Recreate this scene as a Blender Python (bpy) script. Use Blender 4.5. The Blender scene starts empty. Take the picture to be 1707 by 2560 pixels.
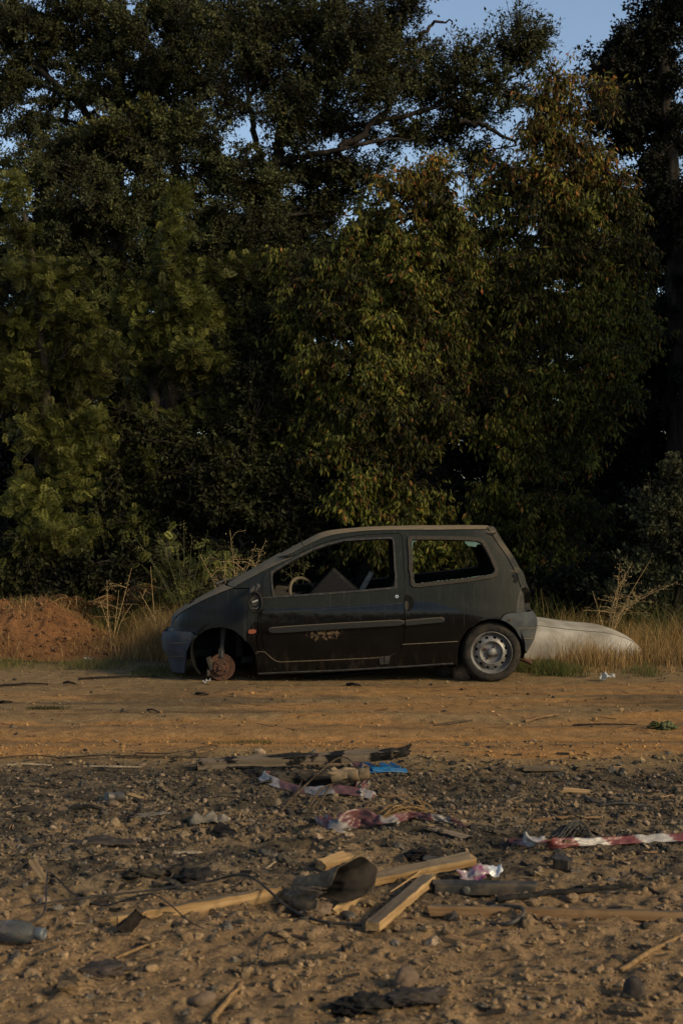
import bpy, bmesh, math, random
import numpy as np
from mathutils import Vector, Matrix, Quaternion
from mathutils.geometry import delaunay_2d_cdt

rad = math.radians
SC = bpy.context.scene
COL = SC.collection
# ------------------------------------------------------------------ camera, world, sun, exposure
F, CX, HY, H = 3300.0, 853.5, 1265.0, 1.523      # focal length in photo pixels, centre column, horizon row, eye height
cam = bpy.data.cameras.new("camera"); camo = bpy.data.objects.new("camera", cam); COL.objects.link(camo)
camo.location = (0, 0, H); camo.rotation_euler = (rad(90), 0, 0)
cam.sensor_fit = 'VERTICAL'; cam.sensor_height = 36.0; cam.sensor_width = 24.0
cam.lens = F/2560*36.0; cam.shift_y = -15/2560.0
cam.clip_start = 0.05; cam.clip_end = 6000
cam.dof.use_dof = True; cam.dof.focus_distance = 11.5; cam.dof.aperture_fstop = 5.0
SC.camera = camo

SUN_AZ, SUN_EL = 121.0, 26.0                      # clockwise from +Y: behind the camera, to its right
SKY_STRENGTH, SUN_STRENGTH, EXPOSURE = 0.15, 3.6, 0.4
world = bpy.data.worlds.new("World"); SC.world = world; world.use_nodes = True
wn = world.node_tree.nodes; wl = world.node_tree.links
bg = wn.get("Background") or wn.new("ShaderNodeBackground")
sky = wn.new("ShaderNodeTexSky"); sky.sky_type = 'NISHITA'; sky.sun_disc = False
sky.sun_elevation = rad(SUN_EL); sky.sun_rotation = rad(SUN_AZ)
sky.air_density = 1.0; sky.dust_density = 0.5; sky.ozone_density = 1.2
hs = wn.new("ShaderNodeHueSaturation"); hs.inputs["Saturation"].default_value = .92; hs.inputs["Value"].default_value = .80
wl.new(sky.outputs[0], hs.inputs["Color"]); wl.new(hs.outputs[0], bg.inputs[0]); bg.inputs[1].default_value = SKY_STRENGTH
sl = bpy.data.lights.new("sun", 'SUN'); sl.energy = SUN_STRENGTH; sl.angle = rad(15.0); sl.color = (1.0, 0.80, 0.48)
so = bpy.data.objects.new("sun", sl); COL.objects.link(so)
sdir = Vector((math.sin(rad(SUN_AZ))*math.cos(rad(SUN_EL)), math.cos(rad(SUN_AZ))*math.cos(rad(SUN_EL)), math.sin(rad(SUN_EL))))
so.rotation_euler = sdir.to_track_quat('Z', 'Y').to_euler(); so.location = sdir*40
SC.view_settings.view_transform = 'Standard'; SC.view_settings.look = 'None'
SC.view_settings.exposure = EXPOSURE; SC.view_settings.gamma = 1.0; SC.view_settings.use_curve_mapping = False
cy = SC.cycles
cy.max_bounces = 5; cy.diffuse_bounces = 3; cy.glossy_bounces = 2; cy.transmission_bounces = 3; cy.transparent_max_bounces = 6
cy.caustics_reflective = False; cy.caustics_refractive = False
cy.use_denoising = True; cy.sample_clamp_indirect = 4.0
try: cy.denoiser = 'OPENIMAGEDENOISE'; cy.denoising_input_passes = 'RGB_ALBEDO_NORMAL'
except Exception: pass

# ------------------------------------------------------------------ helpers
def W(px, py, d):
    "world point seen at photo pixel (px, py) at depth d"
    return Vector(((px-CX)*d/F, d, H-(py-HY)*d/F))

def tag(o, label=None, cat=None, group=None, kind=None):
    if label: o["label"] = label
    if cat: o["category"] = cat
    if group: o["group"] = group
    if kind: o["kind"] = kind
    return o

def empty(name, loc=(0, 0, 0), label=None, cat=None, group=None, rz=0.0):
    o = bpy.data.objects.new(name, None); COL.objects.link(o); o.location = loc; o.rotation_euler = (0, 0, rz)
    o.empty_display_size = 0.2
    return tag(o, label, cat, group)

def new_obj(name, me, mats, parent=None):
    if not isinstance(mats, (list, tuple)): mats = [mats]
    for m in mats: me.materials.append(m)
    o = bpy.data.objects.new(name, me); COL.objects.link(o)
    if parent is not None: o.parent = parent
    return o

def np_mesh(name, V, faces, nper=4, col=None, smooth=False, midx=None):
    "faces: (n, nper) int array; col: per-vertex colours"
    me = bpy.data.meshes.new(name)
    V = np.ascontiguousarray(V, dtype=np.float32); Fa = np.ascontiguousarray(faces, dtype=np.int32)
    me.vertices.add(len(V)); me.vertices.foreach_set("co", V.ravel())
    me.loops.add(Fa.size); me.loops.foreach_set("vertex_index", Fa.ravel())
    me.polygons.add(len(Fa)); me.polygons.foreach_set("loop_start", np.arange(0, Fa.size, nper, dtype=np.int32))
    if midx is not None: me.polygons.foreach_set("material_index", np.asarray(midx, dtype=np.int32))
    me.polygons.foreach_set("use_smooth", np.full(len(Fa), smooth, dtype=bool))
    me.update(calc_edges=True)
    if col is not None:
        at = me.attributes.new("col", 'FLOAT_COLOR', 'POINT')
        c = np.ones((len(V), 4), dtype=np.float32); c[:, :3] = col
        at.data.foreach_set("color", c.ravel())
    return me

class MB:
    "collects shapes that become ONE mesh object"
    def __init__(s): s.v = []; s.f = []; s.c = []; s.m = []; s.n = 0
    def add(s, V, Fs, col=(1, 1, 1), mi=0):
        V = [tuple(p) for p in V]
        s.v += V; s.f += [tuple(int(i)+s.n for i in f) for f in Fs]; s.n += len(V)
        if isinstance(col, np.ndarray) and col.ndim == 2: s.c += [tuple(c) for c in col]
        else: s.c += [tuple(col)]*len(V)
        s.m += list(mi) if isinstance(mi, (list, tuple)) else [mi]*len(Fs)
        return s
    def build(s, name, mats, parent=None, smooth=True, sharp=35):
        me = bpy.data.meshes.new(name); me.from_pydata(s.v, [], s.f)
        me.polygons.foreach_set("material_index", np.array(s.m, dtype=np.int32))
        at = me.attributes.new("col", 'FLOAT_COLOR', 'POINT')
        c = np.ones((len(s.v), 4), dtype=np.float32); c[:, :3] = np.array(s.c)
        at.data.foreach_set("color", c.ravel())
        if smooth:
            me.polygons.foreach_set("use_smooth", np.ones(len(s.f), dtype=bool))
            try: me.set_sharp_from_angle(angle=rad(sharp))
            except Exception: pass
        me.update()
        return new_obj(name, me, mats, parent)

def frame_for(t):
    t = t/np.linalg.norm(t)
    a = np.array([0, 0, 1.0]) if abs(t[2]) < 0.9 else np.array([1.0, 0, 0])
    u = np.cross(t, a); u /= np.linalg.norm(u); return u, np.cross(t, u)

def tube(pts, radii, sides=6, cap=True):
    pts = np.array([tuple(p) for p in pts], dtype=float); n = len(pts)
    if np.isscalar(radii): radii = [radii]*n
    V = []; Fs = []
    tg = np.gradient(pts, axis=0)
    u, v = frame_for(tg[0])
    for i in range(n):
        t = tg[i]/(np.linalg.norm(tg[i])+1e-12)
        u = u-t*np.dot(u, t); u /= (np.linalg.norm(u)+1e-12); v = np.cross(t, u)
        for k in range(sides):
            a = 2*math.pi*k/sides
            V.append(pts[i]+radii[i]*(math.cos(a)*u+math.sin(a)*v))
    for i in range(n-1):
        for k in range(sides):
            k2 = (k+1) % sides
            Fs.append((i*sides+k, i*sides+k2, (i+1)*sides+k2, (i+1)*sides+k))
    if cap:
        Fs.append(tuple(range(sides-1, -1, -1))); Fs.append(tuple((n-1)*sides+k for k in range(sides)))
    return V, Fs

def spline(P, n):
    "Catmull-Rom through the points"
    P = np.array([tuple(p) for p in P], dtype=float); m = len(P)
    if m == 2: return np.array([P[0]+(P[1]-P[0])*t for t in np.linspace(0, 1, n)])
    Q = np.vstack([2*P[0]-P[1], P, 2*P[-1]-P[-2]]); out = []
    for t in np.linspace(0, m-1-1e-9, n):
        i = int(t); f = t-i; a, b, c, d = Q[i], Q[i+1], Q[i+2], Q[i+3]
        out.append(.5*((2*b)+(c-a)*f+(2*a-5*b+4*c-d)*f*f+(3*b-a-3*c+d)*f**3))
    return np.array(out)

def box(cx, cy, cz, sx, sy, sz, R=None):
    V = [Vector((x*sx/2, y*sy/2, z*sz/2)) for x in (-1, 1) for y in (-1, 1) for z in (-1, 1)]
    if R is not None: V = [R @ p for p in V]
    V = [p+Vector((cx, cy, cz)) for p in V]
    return V, [(0, 1, 3, 2), (4, 6, 7, 5), (0, 4, 5, 1), (2, 3, 7, 6), (0, 2, 6, 4), (1, 5, 7, 3)]

def bevel(o, w, seg=2):
    m = o.modifiers.new("bevel", 'BEVEL'); m.width = w; m.segments = seg; m.limit_method = 'ANGLE'; m.angle_limit = rad(40)
    return o

def lathe(profile, n=32, closed=False):
    "profile of (r, h) revolved about local Z"
    V = []; Fs = []; m = len(profile)
    for k in range(n):
        a = 2*math.pi*k/n
        for r, h in profile: V.append(Vector((r*math.cos(a), r*math.sin(a), h)))
    for k in range(n):
        k2 = (k+1) % n
        for i in range(m-1): Fs.append((k*m+i, k2*m+i, k2*m+i+1, k*m+i+1))
    return V, Fs

# 2-D value noise on arrays
def vn(x, y, seed=0):
    x = np.asarray(x, dtype=float); y = np.asarray(y, dtype=float)
    xi = np.floor(x); yi = np.floor(y); xf = x-xi; yf = y-yi
    def hh(a, b):
        s = np.sin(a*127.1+b*311.7+seed*74.7)*43758.5453
        return s-np.floor(s)
    u = xf*xf*(3-2*xf); v = yf*yf*(3-2*yf)
    return (hh(xi, yi)*(1-u)+hh(xi+1, yi)*u)*(1-v)+(hh(xi, yi+1)*(1-u)+hh(xi+1, yi+1)*u)*v
def fbm(x, y, seed=0, o=4):
    s = 0; a = .5; t = 0
    for k in range(o):
        s = s+a*vn(np.asarray(x)*2**k, np.asarray(y)*2**k, seed+k); t += a; a *= .5
    return s/t
def sst(a, b, x):
    t = np.clip((np.asarray(x, dtype=float)-a)/(b-a), 0, 1); return t*t*(3-2*t)

# ------------------------------------------------------------------ materials
ALB = .59                                          # all surface colours are scaled by this
class NT:
    def __init__(s, name):
        s.m = bpy.data.materials.new(name); s.m.use_nodes = True; s.t = s.m.node_tree; s.n = s.t.nodes; s.l = s.t.links
        s.p = s.n["Principled BSDF"]
    def node(s, k, **kw):
        x = s.n.new(k)
        for a, b in kw.items(): setattr(x, a, b)
        return x
    def lk(s, a, b): s.l.new(a, b)
    def val(s, sock, v):
        if hasattr(v, "is_linked"): s.l.new(v, sock)
        elif isinstance(v, (tuple, list)) and len(v) == 3 and sock.type == 'RGBA': sock.default_value = (*v, 1)
        else: sock.default_value = v
    def math(s, op, a, b=0.0, c=0.0, clamp=False):
        x = s.node("ShaderNodeMath", operation=op, use_clamp=clamp)
        for i, v in enumerate((a, b, c)): s.val(x.inputs[i], v)
        return x.outputs[0]
    def mix(s, f, a, b, mode='MIX'):
        x = s.node("ShaderNodeMix", data_type='RGBA', blend_type=mode)
        s.val(x.inputs[0], f); s.val(x.inputs[6], a); s.val(x.inputs[7], b); return x.outputs[2]
    def noise(s, scale, detail=4, rough=.55, vec=None, mapscale=None, mrot=None):
        x = s.node("ShaderNodeTexNoise"); x.inputs["Scale"].default_value = scale
        x.inputs["Detail"].default_value = detail; x.inputs["Roughness"].default_value = rough
        v = vec if vec is not None else s.obj()
        if mapscale:
            mp = s.node("ShaderNodeMapping"); mp.inputs["Scale"].default_value = mapscale
            if mrot: mp.inputs["Rotation"].default_value = mrot
            s.lk(v, mp.inputs[0]); v = mp.outputs[0]
        s.lk(v, x.inputs["Vector"]); return x.outputs[0]
    def obj(s):
        if not hasattr(s, "_tc"): s._tc = s.node("ShaderNodeTexCoord")
        return s._tc.outputs["Object"]
    def xyz(s):
        if not hasattr(s, "_sx"):
            s._sx = s.node("ShaderNodeSeparateXYZ"); s.lk(s.obj(), s._sx.inputs[0])
        return s._sx.outputs
    def ramp(s, f, lo, hi):
        x = s.node("ShaderNodeMapRange", interpolation_type='SMOOTHSTEP'); x.clamp = True
        s.val(x.inputs[0], f); x.inputs[1].default_value = lo; x.inputs[2].default_value = hi
        return x.outputs[0]
    def attr(s, name="col"):
        x = s.node("ShaderNodeAttribute", attribute_name=name); return x.outputs["Color"]
    def bump(s, h, strength=.3, dist=.01):
        x = s.node("ShaderNodeBump"); x.inputs["Strength"].default_value = strength; x.inputs["Distance"].default_value = dist
        s.lk(h, x.inputs["Height"]); s.lk(x.outputs[0], s.p.inputs["Normal"])
    def out(s, color=None, rough=None, spec=None, metal=None):
        if color is not None: s.val(s.p.inputs["Base Color"], s.mix(1.0, color, (ALB,)*3, 'MULTIPLY'))
        if rough is not None: s.val(s.p.inputs["Roughness"], rough)
        if spec is not None: s.val(s.p.inputs["Specular IOR Level"], spec)
        if metal is not None: s.val(s.p.inputs["Metallic"], metal)
        return s.m

def m_simple(name, col, rough=.7, spec=.3, metal=0.0, var=.35, scale=30, bump=.15, dirt=None, dirtamt=.5):
    t = NT(name); n = t.noise(scale, 5)
    c = t.mix(t.ramp(n, .3, .75), tuple(x*(1-var) for x in col), tuple(min(1, x*(1+var)) for x in col))
    if dirt: c = t.mix(t.math('MULTIPLY', t.ramp(t.noise(scale*.35, 5), .42, .68), dirtamt), c, dirt)
    if bump: t.bump(n, bump, .01)
    return t.out(c, rough, spec, metal)

def m_attr(name, rough=.8, spec=.15, var=.25, scale=60, bump=0.0):
    t = NT(name)
    if var:
        n = t.noise(scale, 3); c = t.mix(1.0, t.attr(), t.mix(t.ramp(n, .25, .75), (1-var,)*3, (1+var,)*3), 'MULTIPLY')
        if bump: t.bump(n, bump, .01)
    else: c = t.attr()
    return t.out(c, rough, spec)

def m_leaf(name, rough=.6, spec=.15, trans=.2):
    t = NT(name); c = t.attr(); t.out(c, rough, spec)
    tr = t.node("ShaderNodeBsdfTranslucent"); t.lk(t.mix(1.0, c, (ALB,)*3, 'MULTIPLY'), tr.inputs[0])
    mx = t.node("ShaderNodeMixShader"); mx.inputs[0].default_value = trans
    t.lk(t.p.outputs[0], mx.inputs[1]); t.lk(tr.outputs[0], mx.inputs[2])
    t.lk(mx.outputs[0], t.n["Material Output"].inputs[0]); return t.m

M = {}
M['leaf'] = m_leaf("leaf")
M['grass'] = m_leaf("grass_blade", .7, .1, .25)
def m_bark():
    t = NT("bark"); n = t.noise(18, 6, .6, mapscale=(1, 1, .25))
    t.bump(n, .6, .02)
    return t.out(t.mix(t.ramp(n, .3, .7), (.018, .015, .012), (.06, .05, .04)), .9, .1)
M['bark'] = m_bark()
def m_ground():
    t = NT("soil"); c = t.attr()
    n1 = t.noise(9, 6, .6); n2 = t.noise(70, 5, .65); n3 = t.noise(260, 3, .6)
    c = t.mix(1.0, c, t.mix(t.ramp(n1, .3, .7), (.78, .78, .78), (1.2, 1.18, 1.15)), 'MULTIPLY')
    c = t.mix(1.0, c, t.mix(t.ramp(n2, .3, .7), (.62, .62, .64), (1.34, 1.32, 1.28)), 'MULTIPLY')
    c = t.mix(1.0, c, t.mix(t.ramp(n3, .35, .65), (.75, .75, .76), (1.22, 1.2, 1.18)), 'MULTIPLY')
    h = t.math('ADD', t.math('MULTIPLY', n2, .7), t.math('MULTIPLY', n3, .35))
    t.bump(h, .75, .015)
    return t.out(c, .95, .08)
M['soil'] = m_ground()
M['stone'] = m_attr("stone", .9, .12, .3, 90, .3)

# ------------------------------------------------------------------ ground height and ground point
def gh(x, y):
    x = np.asarray(x, dtype=float); y = np.asarray(y, dtype=float)
    near = 1-sst(7.0, 8.3, y+.5*(fbm(x*.9, y*.9, 3)-.5))
    h = near*(.060*(fbm(x*2.3, y*2.3, 11)-.5)+.044*(fbm(x*7, y*7, 12, 3)-.5)+.022*(vn(x*22, y*22, 15)-.5)+.009*(vn(x*48, y*48, 16)-.5))
    h = h+(1-near)*(.014*(fbm(x*.7, y*2.2, 21)-.5)+.009*(fbm(x*5, y*9, 22, 3)-.5)+.004*(vn(x*25, y*30, 23)-.5))
    wob = .12*(fbm(x*.5, x*0+7, 31)-.5)
    h = h-.030*np.exp(-((y-8.75-wob)/.16)**2)-.022*np.exp(-((y-9.35-wob)/.14)**2)-.016*np.exp(-((y-10.35-wob)/.13)**2)+.016*np.exp(-((y-9.62-wob)/.10)**2)+.014*np.exp(-((y-8.2-wob)/.14)**2)
    far = sst(13, 17, y)
    return h*(1-far)+far*(.05*(fbm(x*.8, y*.8, 41)-.5))
def gz(x, y): return float(gh(x, y))
def G(px, py, up=0.0):
    "ground point seen at photo pixel"
    d = H*F/(py-HY); x = (px-CX)*d/F
    return Vector((x, d, gz(x, d)+up))
# ================================================================== GROUND
def grow(a, b, s0, k=1.25):
    out = []; x = a; s = s0; sg = 1 if b > a else -1
    while (x-b)*sg < 0: x += sg*s; s *= k; out.append(x)
    return out
def soil_col(x, y):
    "surface colour of the dirt (soil, ash, charcoal, ochre road, darker towards the trees)"
    C = lambda *c: np.array(c)[None, :]
    soil, ash, char, road, grey, dk = C(.272, .181, .098), C(.192, .145, .090), C(.060, .052, .040), C(.435, .232, .084), C(.285, .196, .098), C(.100, .078, .050)
    yw = y+.85*(fbm(x*.8, y*.8, 51)-.5)+.35*(fbm(x*3.1, y*3.1, 52)-.5)
    n = fbm(x*1.7, y*2.6, 53); n2 = fbm(x*4.5, y*7, 54); n3 = fbm(x*.55, y*5.5, 55); n4 = fbm(x*13, y*17, 56)
    def mixc(c, t, f): f = np.clip(f, 0, 1)[:, None]; return c*(1-f)+t*f
    c = np.repeat(soil, len(x), 0)
    c = mixc(c, soil*1.18, sst(.45, .7, n2))
    za = sst(5.0, 5.7, yw)*(1-sst(7.1, 7.9, yw))
    c = mixc(c, ash, za*(.55+.6*sst(.35, .6, n)))
    c = mixc(c, char, za*sst(.48, .62, n2+.25*(n-.5))*.85)
    c = mixc(c, char, (1-za)*(y < 7.5)*sst(.60, .72, n2)*.35)
    zr = sst(7.35, 7.95, yw)
    c = mixc(c, dk, sst(6.9, 7.4, yw)*(1-sst(7.75, 8.15, yw))*sst(.35, .55, n+.12*np.sign(x))*.8)
    c = mixc(c, grey, zr)
    lane = sst(7.9, 8.25, yw)*(1-sst(9.35, 9.62, yw+.25*(n3-.5)))
    c = mixc(c, road, lane*(.55+.7*sst(.38, .6, n3)))
    c = mixc(c, road, sst(9.5, 10.0, yw)*(1-sst(11.0, 11.6, y))*sst(.3, .62, n3+.10*np.tanh(x))*.75)
    c = mixc(c, dk, sst(9.6, 9.8, yw)*(1-sst(10.6, 11.6, yw))*sst(.52, .64, fbm(x*.8, y*4, 57)-.07*np.tanh(x))*.6)
    c = mixc(c, dk*1.2, np.exp(-((yw-9.1)/.09)**2)*sst(.3, .55, n)*.5)
    c = mixc(c, dk*1.2, np.exp(-((yw-8.55)/.08)**2)*sst(.3, .6, n)*.5)
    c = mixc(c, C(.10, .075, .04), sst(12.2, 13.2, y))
    c = mixc(c, C(.035, .028, .018), sst(14.0, 15.5, y))  # ground much darker from the trees back
    c = c*(.82+.36*n4)[:, None]
    return c
xs = np.arange(-2.35, 2.35, .0135); xs = np.array(sorted(set(list(xs)+grow(2.35, 5.2, .04, 1.04)+[-v for v in grow(2.35, 5.2, .04, 1.04)]
     +grow(5.3, 2500, .3, 1.3)+[-v for v in grow(5.3, 2500, .3, 1.3)])))
ys = np.array(sorted(set(grow(3.45, -2500, .15, 1.35)+list(np.arange(3.45, 6.4, .0115))+list(np.arange(6.4, 9.0, .019))+list(np.arange(9.0, 13.2, .04))
     +grow(13.2, 30, .12, 1.04)+grow(31, 2500, 1.5, 1.25))))
X, Y = np.meshgrid(xs, ys); Z = gh(X.ravel(), Y.ravel())
nx, ny = len(xs), len(ys)
idx = np.arange(nx*ny).reshape(ny, nx)
quads = np.stack([idx[:-1, :-1], idx[:-1, 1:], idx[1:, 1:], idx[1:, :-1]], -1).reshape(-1, 4)
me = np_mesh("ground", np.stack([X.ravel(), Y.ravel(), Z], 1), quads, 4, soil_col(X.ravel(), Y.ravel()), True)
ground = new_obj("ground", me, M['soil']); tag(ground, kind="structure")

# ------------------------------------------------------------------ gravel, clods and charcoal bits (nobody could count them)
ICO = None
def ico(sub):
    bm = bmesh.new(); bmesh.ops.create_icosphere(bm, subdivisions=sub, radius=1.0)
    V = np.array([v.co[:] for v in bm.verts]); Fs = np.array([[v.index for v in f.verts] for f in bm.faces]); bm.free(); return V, Fs
def pebble_mesh(name, pos, r, cols, rng, sub=1, flat=(.5, .95), sink=.25, jit=.22):
    V0, F0 = ico(sub); n = len(pos); m = len(V0)
    sc = r[:, None]*np.stack([rng.uniform(.75, 1.3, n), rng.uniform(.75, 1.2, n), rng.uniform(*flat, n)], 1)
    V = V0[None]*(1+jit*rng.normal(size=(n, m, 1)).clip(-1.6, 1.6))*sc[:, None, :]
    a = rng.uniform(0, 6.283, n); ca, sa = np.cos(a)[:, None], np.sin(a)[:, None]
    tx = rng.normal(0, .35, n)[:, None]
    x, y, z = V[..., 0], V[..., 1], V[..., 2]
    z = z+tx*x
    V = np.stack([x*ca-y*sa, x*sa+y*ca, z], -1)
    V = V+pos[:, None, :]; V[..., 2] += (sc[:, 2]*(1-2*sink))[:, None]
    Fs = (F0[None]+np.arange(n)[:, None, None]*m).reshape(-1, 3)
    return np_mesh(name, V.reshape(-1, 3), Fs, 3, np.repeat(cols, m, 0), False)
rng = np.random.default_rng(7)
def scatter(n, y0, y1, pw=1.0, xk=.275):
    y = y0+(y1-y0)*rng.random(n)**pw; x = (rng.random(n)*2-1)*(xk*y+.12); return x, y
def stone_cols(x, y, n):
    base = soil_col(x, y); k = rng.random(n); za = sst(4.9, 5.7, y)*(1-sst(7.6, 8.1, y))
    c = base*rng.uniform(.72, 1.28, n)[:, None]
    dark = k < (.10+.26*za); c[dark] = np.array([.050, .044, .037])*rng.uniform(.5, 1.8, dark.sum())[:, None]
    lite = k > (.94-.07*za); c[lite] = np.array([.30, .215, .14])*rng.uniform(.6, 1.25, lite.sum())[:, None]
    gr = (k > .89-.08*za) & ~lite; c[gr] = np.array([.165, .140, .110])*rng.uniform(.6, 1.3, gr.sum())[:, None]
    return c
n = 52000; x, y = scatter(n, 3.5, 8.6, .85)
keep = rng.random(n) < (1-.9*sst(7.3, 8.0, y+1.3*(fbm(x*.9, y*.9, 63)-.5)))*(.45+.55*sst(5.2, 6.0, y))*(.35+.9*sst(.35, .62, fbm(x*2.2, y*2.2, 61)))
x, y = x[keep], y[keep]; n = len(x)
r = .0035*np.exp(rng.normal(0, .55, n)).clip(.3, 3.6)*(1+.35*sst(5, 7, y))
g1 = new_obj("gravel", pebble_mesh("gravel", np.stack([x, y, gh(x, y)], 1), r, stone_cols(x, y, n), rng, 1, jit=.22), M['stone'])
tag(g1, "loose gravel and charcoal crumbs over the burnt foreground soil", kind="stuff")
n = 3600; x, y = scatter(n, 3.5, 8.1, .85)
keep = rng.random(n) < (.25+1.1*sst(.42, .62, fbm(x*1.8, y*1.8, 62))); x, y = x[keep], y[keep]; n = len(x)
r = .0105*np.exp(rng.normal(0, .42, n)).clip(.5, 2.9)
g2 = new_obj("clods", pebble_mesh("clods", np.stack([x, y, gh(x, y)], 1), r, stone_cols(x, y, n), rng, 2, (.5, .85), .36, .17), M['stone'])
tag(g2, "lumps of soil and cinder between the scraps of wood", kind="stuff")
n = 2600; x, y = scatter(n, 8.0, 12.4, 1.0, .29)
r = .0038*np.exp(rng.normal(0, .65, n)).clip(.4, 5)
c = soil_col(x, y)*rng.uniform(.6, 1.35, n)[:, None]; k = rng.random(n); c[k < .14] = (.05, .045, .04)
g3 = new_obj("road_gravel", pebble_mesh("road_gravel", np.stack([x, y, gh(x, y)], 1), r, c, rng, 1, jit=.16), M['stone'])
tag(g3, "small stones lying loose on the ochre dirt road", kind="stuff")

# splinters, chips and straw bits strewn in the ash
def chips(name, n, y0, y1, L, wd, pal, label, pw=.9):
    x, y = scatter(n, y0, y1, pw, .28); a = rng.uniform(0, 6.283, n); l = L*np.exp(rng.normal(0, .5, n)); w = wd*rng.uniform(.5, 1.4, n)
    dx, dy = np.cos(a), np.sin(a)*.8; z = gh(x, y)+.004; tl = rng.normal(0, .12, n)*l
    p = np.stack([x, y, z], 1); d = np.stack([dx*l, dy*l, tl], 1)/2; s = np.stack([-dy*w, dx*w, np.zeros(n)], 1)/2; u = np.array([0, 0, 1])*(w*.5)[:, None]
    V = np.stack([p-d-s, p-d+s*.6, p+d+s*.7, p+d-s, p-d+u, p+d*.9+u], 1).reshape(-1, 3)
    b = np.arange(n)[:, None]*6
    Fq = np.concatenate([b+np.array([[0, 3, 5, 4]]), b+np.array([[1, 4, 5, 2]]), b+np.array([[0, 4, 1, 1]])*1], 0)[:2*n]
    pal = np.array(pal); c = pal[rng.integers(0, len(pal), n)]*rng.uniform(.7, 1.3, n)[:, None]
    o = new_obj(name, np_mesh(name, V, Fq, 4, np.repeat(c, 6, 0), False), M['stone']); tag(o, label, kind="stuff")
chips("wood_splinters", 1700, 3.6, 8.2, .035, .005, [(.36, .22, .11), (.20, .14, .09), (.04, .035, .03), (.05, .045, .04), (.28, .2, .13)], "small splinters and burnt crumbs of wood strewn in the ash")
chips("charcoal_flakes", 520, 3.8, 8.1, .05, .018, [(.025, .022, .020), (.04, .035, .03), (.07, .055, .04)], "black flakes of burnt wood scattered through the ash")
chips("twig_litter", 420, 8.2, 12.3, .07, .006, [(.06, .045, .035), (.12, .08, .05), (.24, .15, .08)], "bits of bark and twig littering the dirt road", 1.0)

# ------------------------------------------------------------------ the heap of reddish earth
MU, MZ = [-2.3, -1.5, -.7, 0, .24, .36, .54, .77, 1.1, 1.45, 2.0], [.15, .30, .43, .50, .49, .45, .33, .20, .09, .0, -.06]
def mound():
    bm = bmesh.new(); n1, n2 = 200, 90
    c0 = W(45, 1660, 13.9); V = np.zeros((n2, n1, 3))
    uu = np.linspace(-2.3, 2.0, n1); vv = np.linspace(-1.0, 1.6, n2)
    U, Vv = np.meshgrid(uu, vv)
    prof = np.interp(U, MU, MZ)
    sh = np.clip(1-np.abs(Vv/1.05)**1.9, -.15, 1); sh = np.where(Vv > 0, np.clip(1-np.abs(Vv/1.7)**2, -.15, 1), sh)
    fx, fy = U.ravel(), Vv.ravel()
    nz = .16*(fbm(fx*1.6, fy*1.6, 71)-.5)+.11*(fbm(fx*5, fy*5, 72)-.5)+.05*(vn(fx*15, fy*15, 73)-.5)+.028*(vn(fx*33, fy*33, 74)-.5)
    Z = (prof*sh).ravel()+nz*np.clip(prof*sh*4, 0, 1).ravel()-.03
    P = np.stack([fx+c0.x, fy+13.9, Z], 1)
    id_ = np.arange(n1*n2).reshape(n2, n1); q = np.stack([id_[:-1, :-1], id_[:-1, 1:], id_[1:, 1:], id_[1:, :-1]], -1).reshape(-1, 4)
    k = fbm(fx*4, fy*4, 75)[:, None]; col = np.array([[.200, .098, .043]])*(.6+.8*k)
    o = new_obj("dirt_mound", np_mesh("dirt_mound", P, q, 4, col, True), M['soil'])
    tag(o, "heap of reddish brown earth overgrown with dry grass left of the car", "dirt pile")
    return o, c0, P
mound_o, mc, mP = mound()
n = 5200; k = rng.integers(0, len(mP), n); mp = mP[k]; ok = (mp[:, 2] > .02) & (mp[:, 1] < 14.3); mp = mp[ok]; n = len(mp)
r = .0085*np.exp(rng.normal(0, .55, n)).clip(.4, 3.5)
cl = new_obj("earth_clods", pebble_mesh("earth_clods", mp, r, np.array([[.205, .105, .05]])*rng.uniform(.4, 1.35, (n, 1)), rng, 1, (.6, .9), .3, .14), M['stone'])
tag(cl, "loose crumbs of red earth on the slope of the dirt heap", kind="stuff")
def mound_h(x, y):
    u = x-mc.x; v = y-13.9
    pr = np.interp(u, MU, MZ)
    sh = np.where(v > 0, np.clip(1-np.abs(v/1.7)**2, 0, 1), np.clip(1-np.abs(v/1.05)**1.9, 0, 1)); return pr*sh

# ------------------------------------------------------------------ grass blades
def blades(pos, h, lean, wid, col, rng, tipdroop=.25):
    n = len(pos); a = rng.uniform(0, 6.283, n); ld = np.stack([np.cos(a), np.sin(a), np.zeros(n)], 1)
    b = rng.uniform(0, 6.283, n); sd = np.stack([np.cos(b), np.sin(b)*.5, np.zeros(n)], 1)*(wid/2)[:, None]
    up = np.array([[0, 0, 1.0]]); le = (lean*h)[:, None]*ld
    p0 = pos; p1 = pos+up*(h*.55)[:, None]+le*.35; p2 = pos+up*(h*(1-tipdroop*lean))[:, None]+le
    V = np.stack([p0-sd, p0+sd, p1-sd*.75, p1+sd*.75, p2-sd*.15, p2+sd*.15], 1).reshape(-1, 3)
    i = np.arange(n)[:, None]*6
    Fq = np.concatenate([i+np.array([[0, 1, 3, 2]]), i+np.array([[2, 3, 5, 4]])], 0)
    return V, Fq, np.repeat(col, 6, 0)
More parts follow.
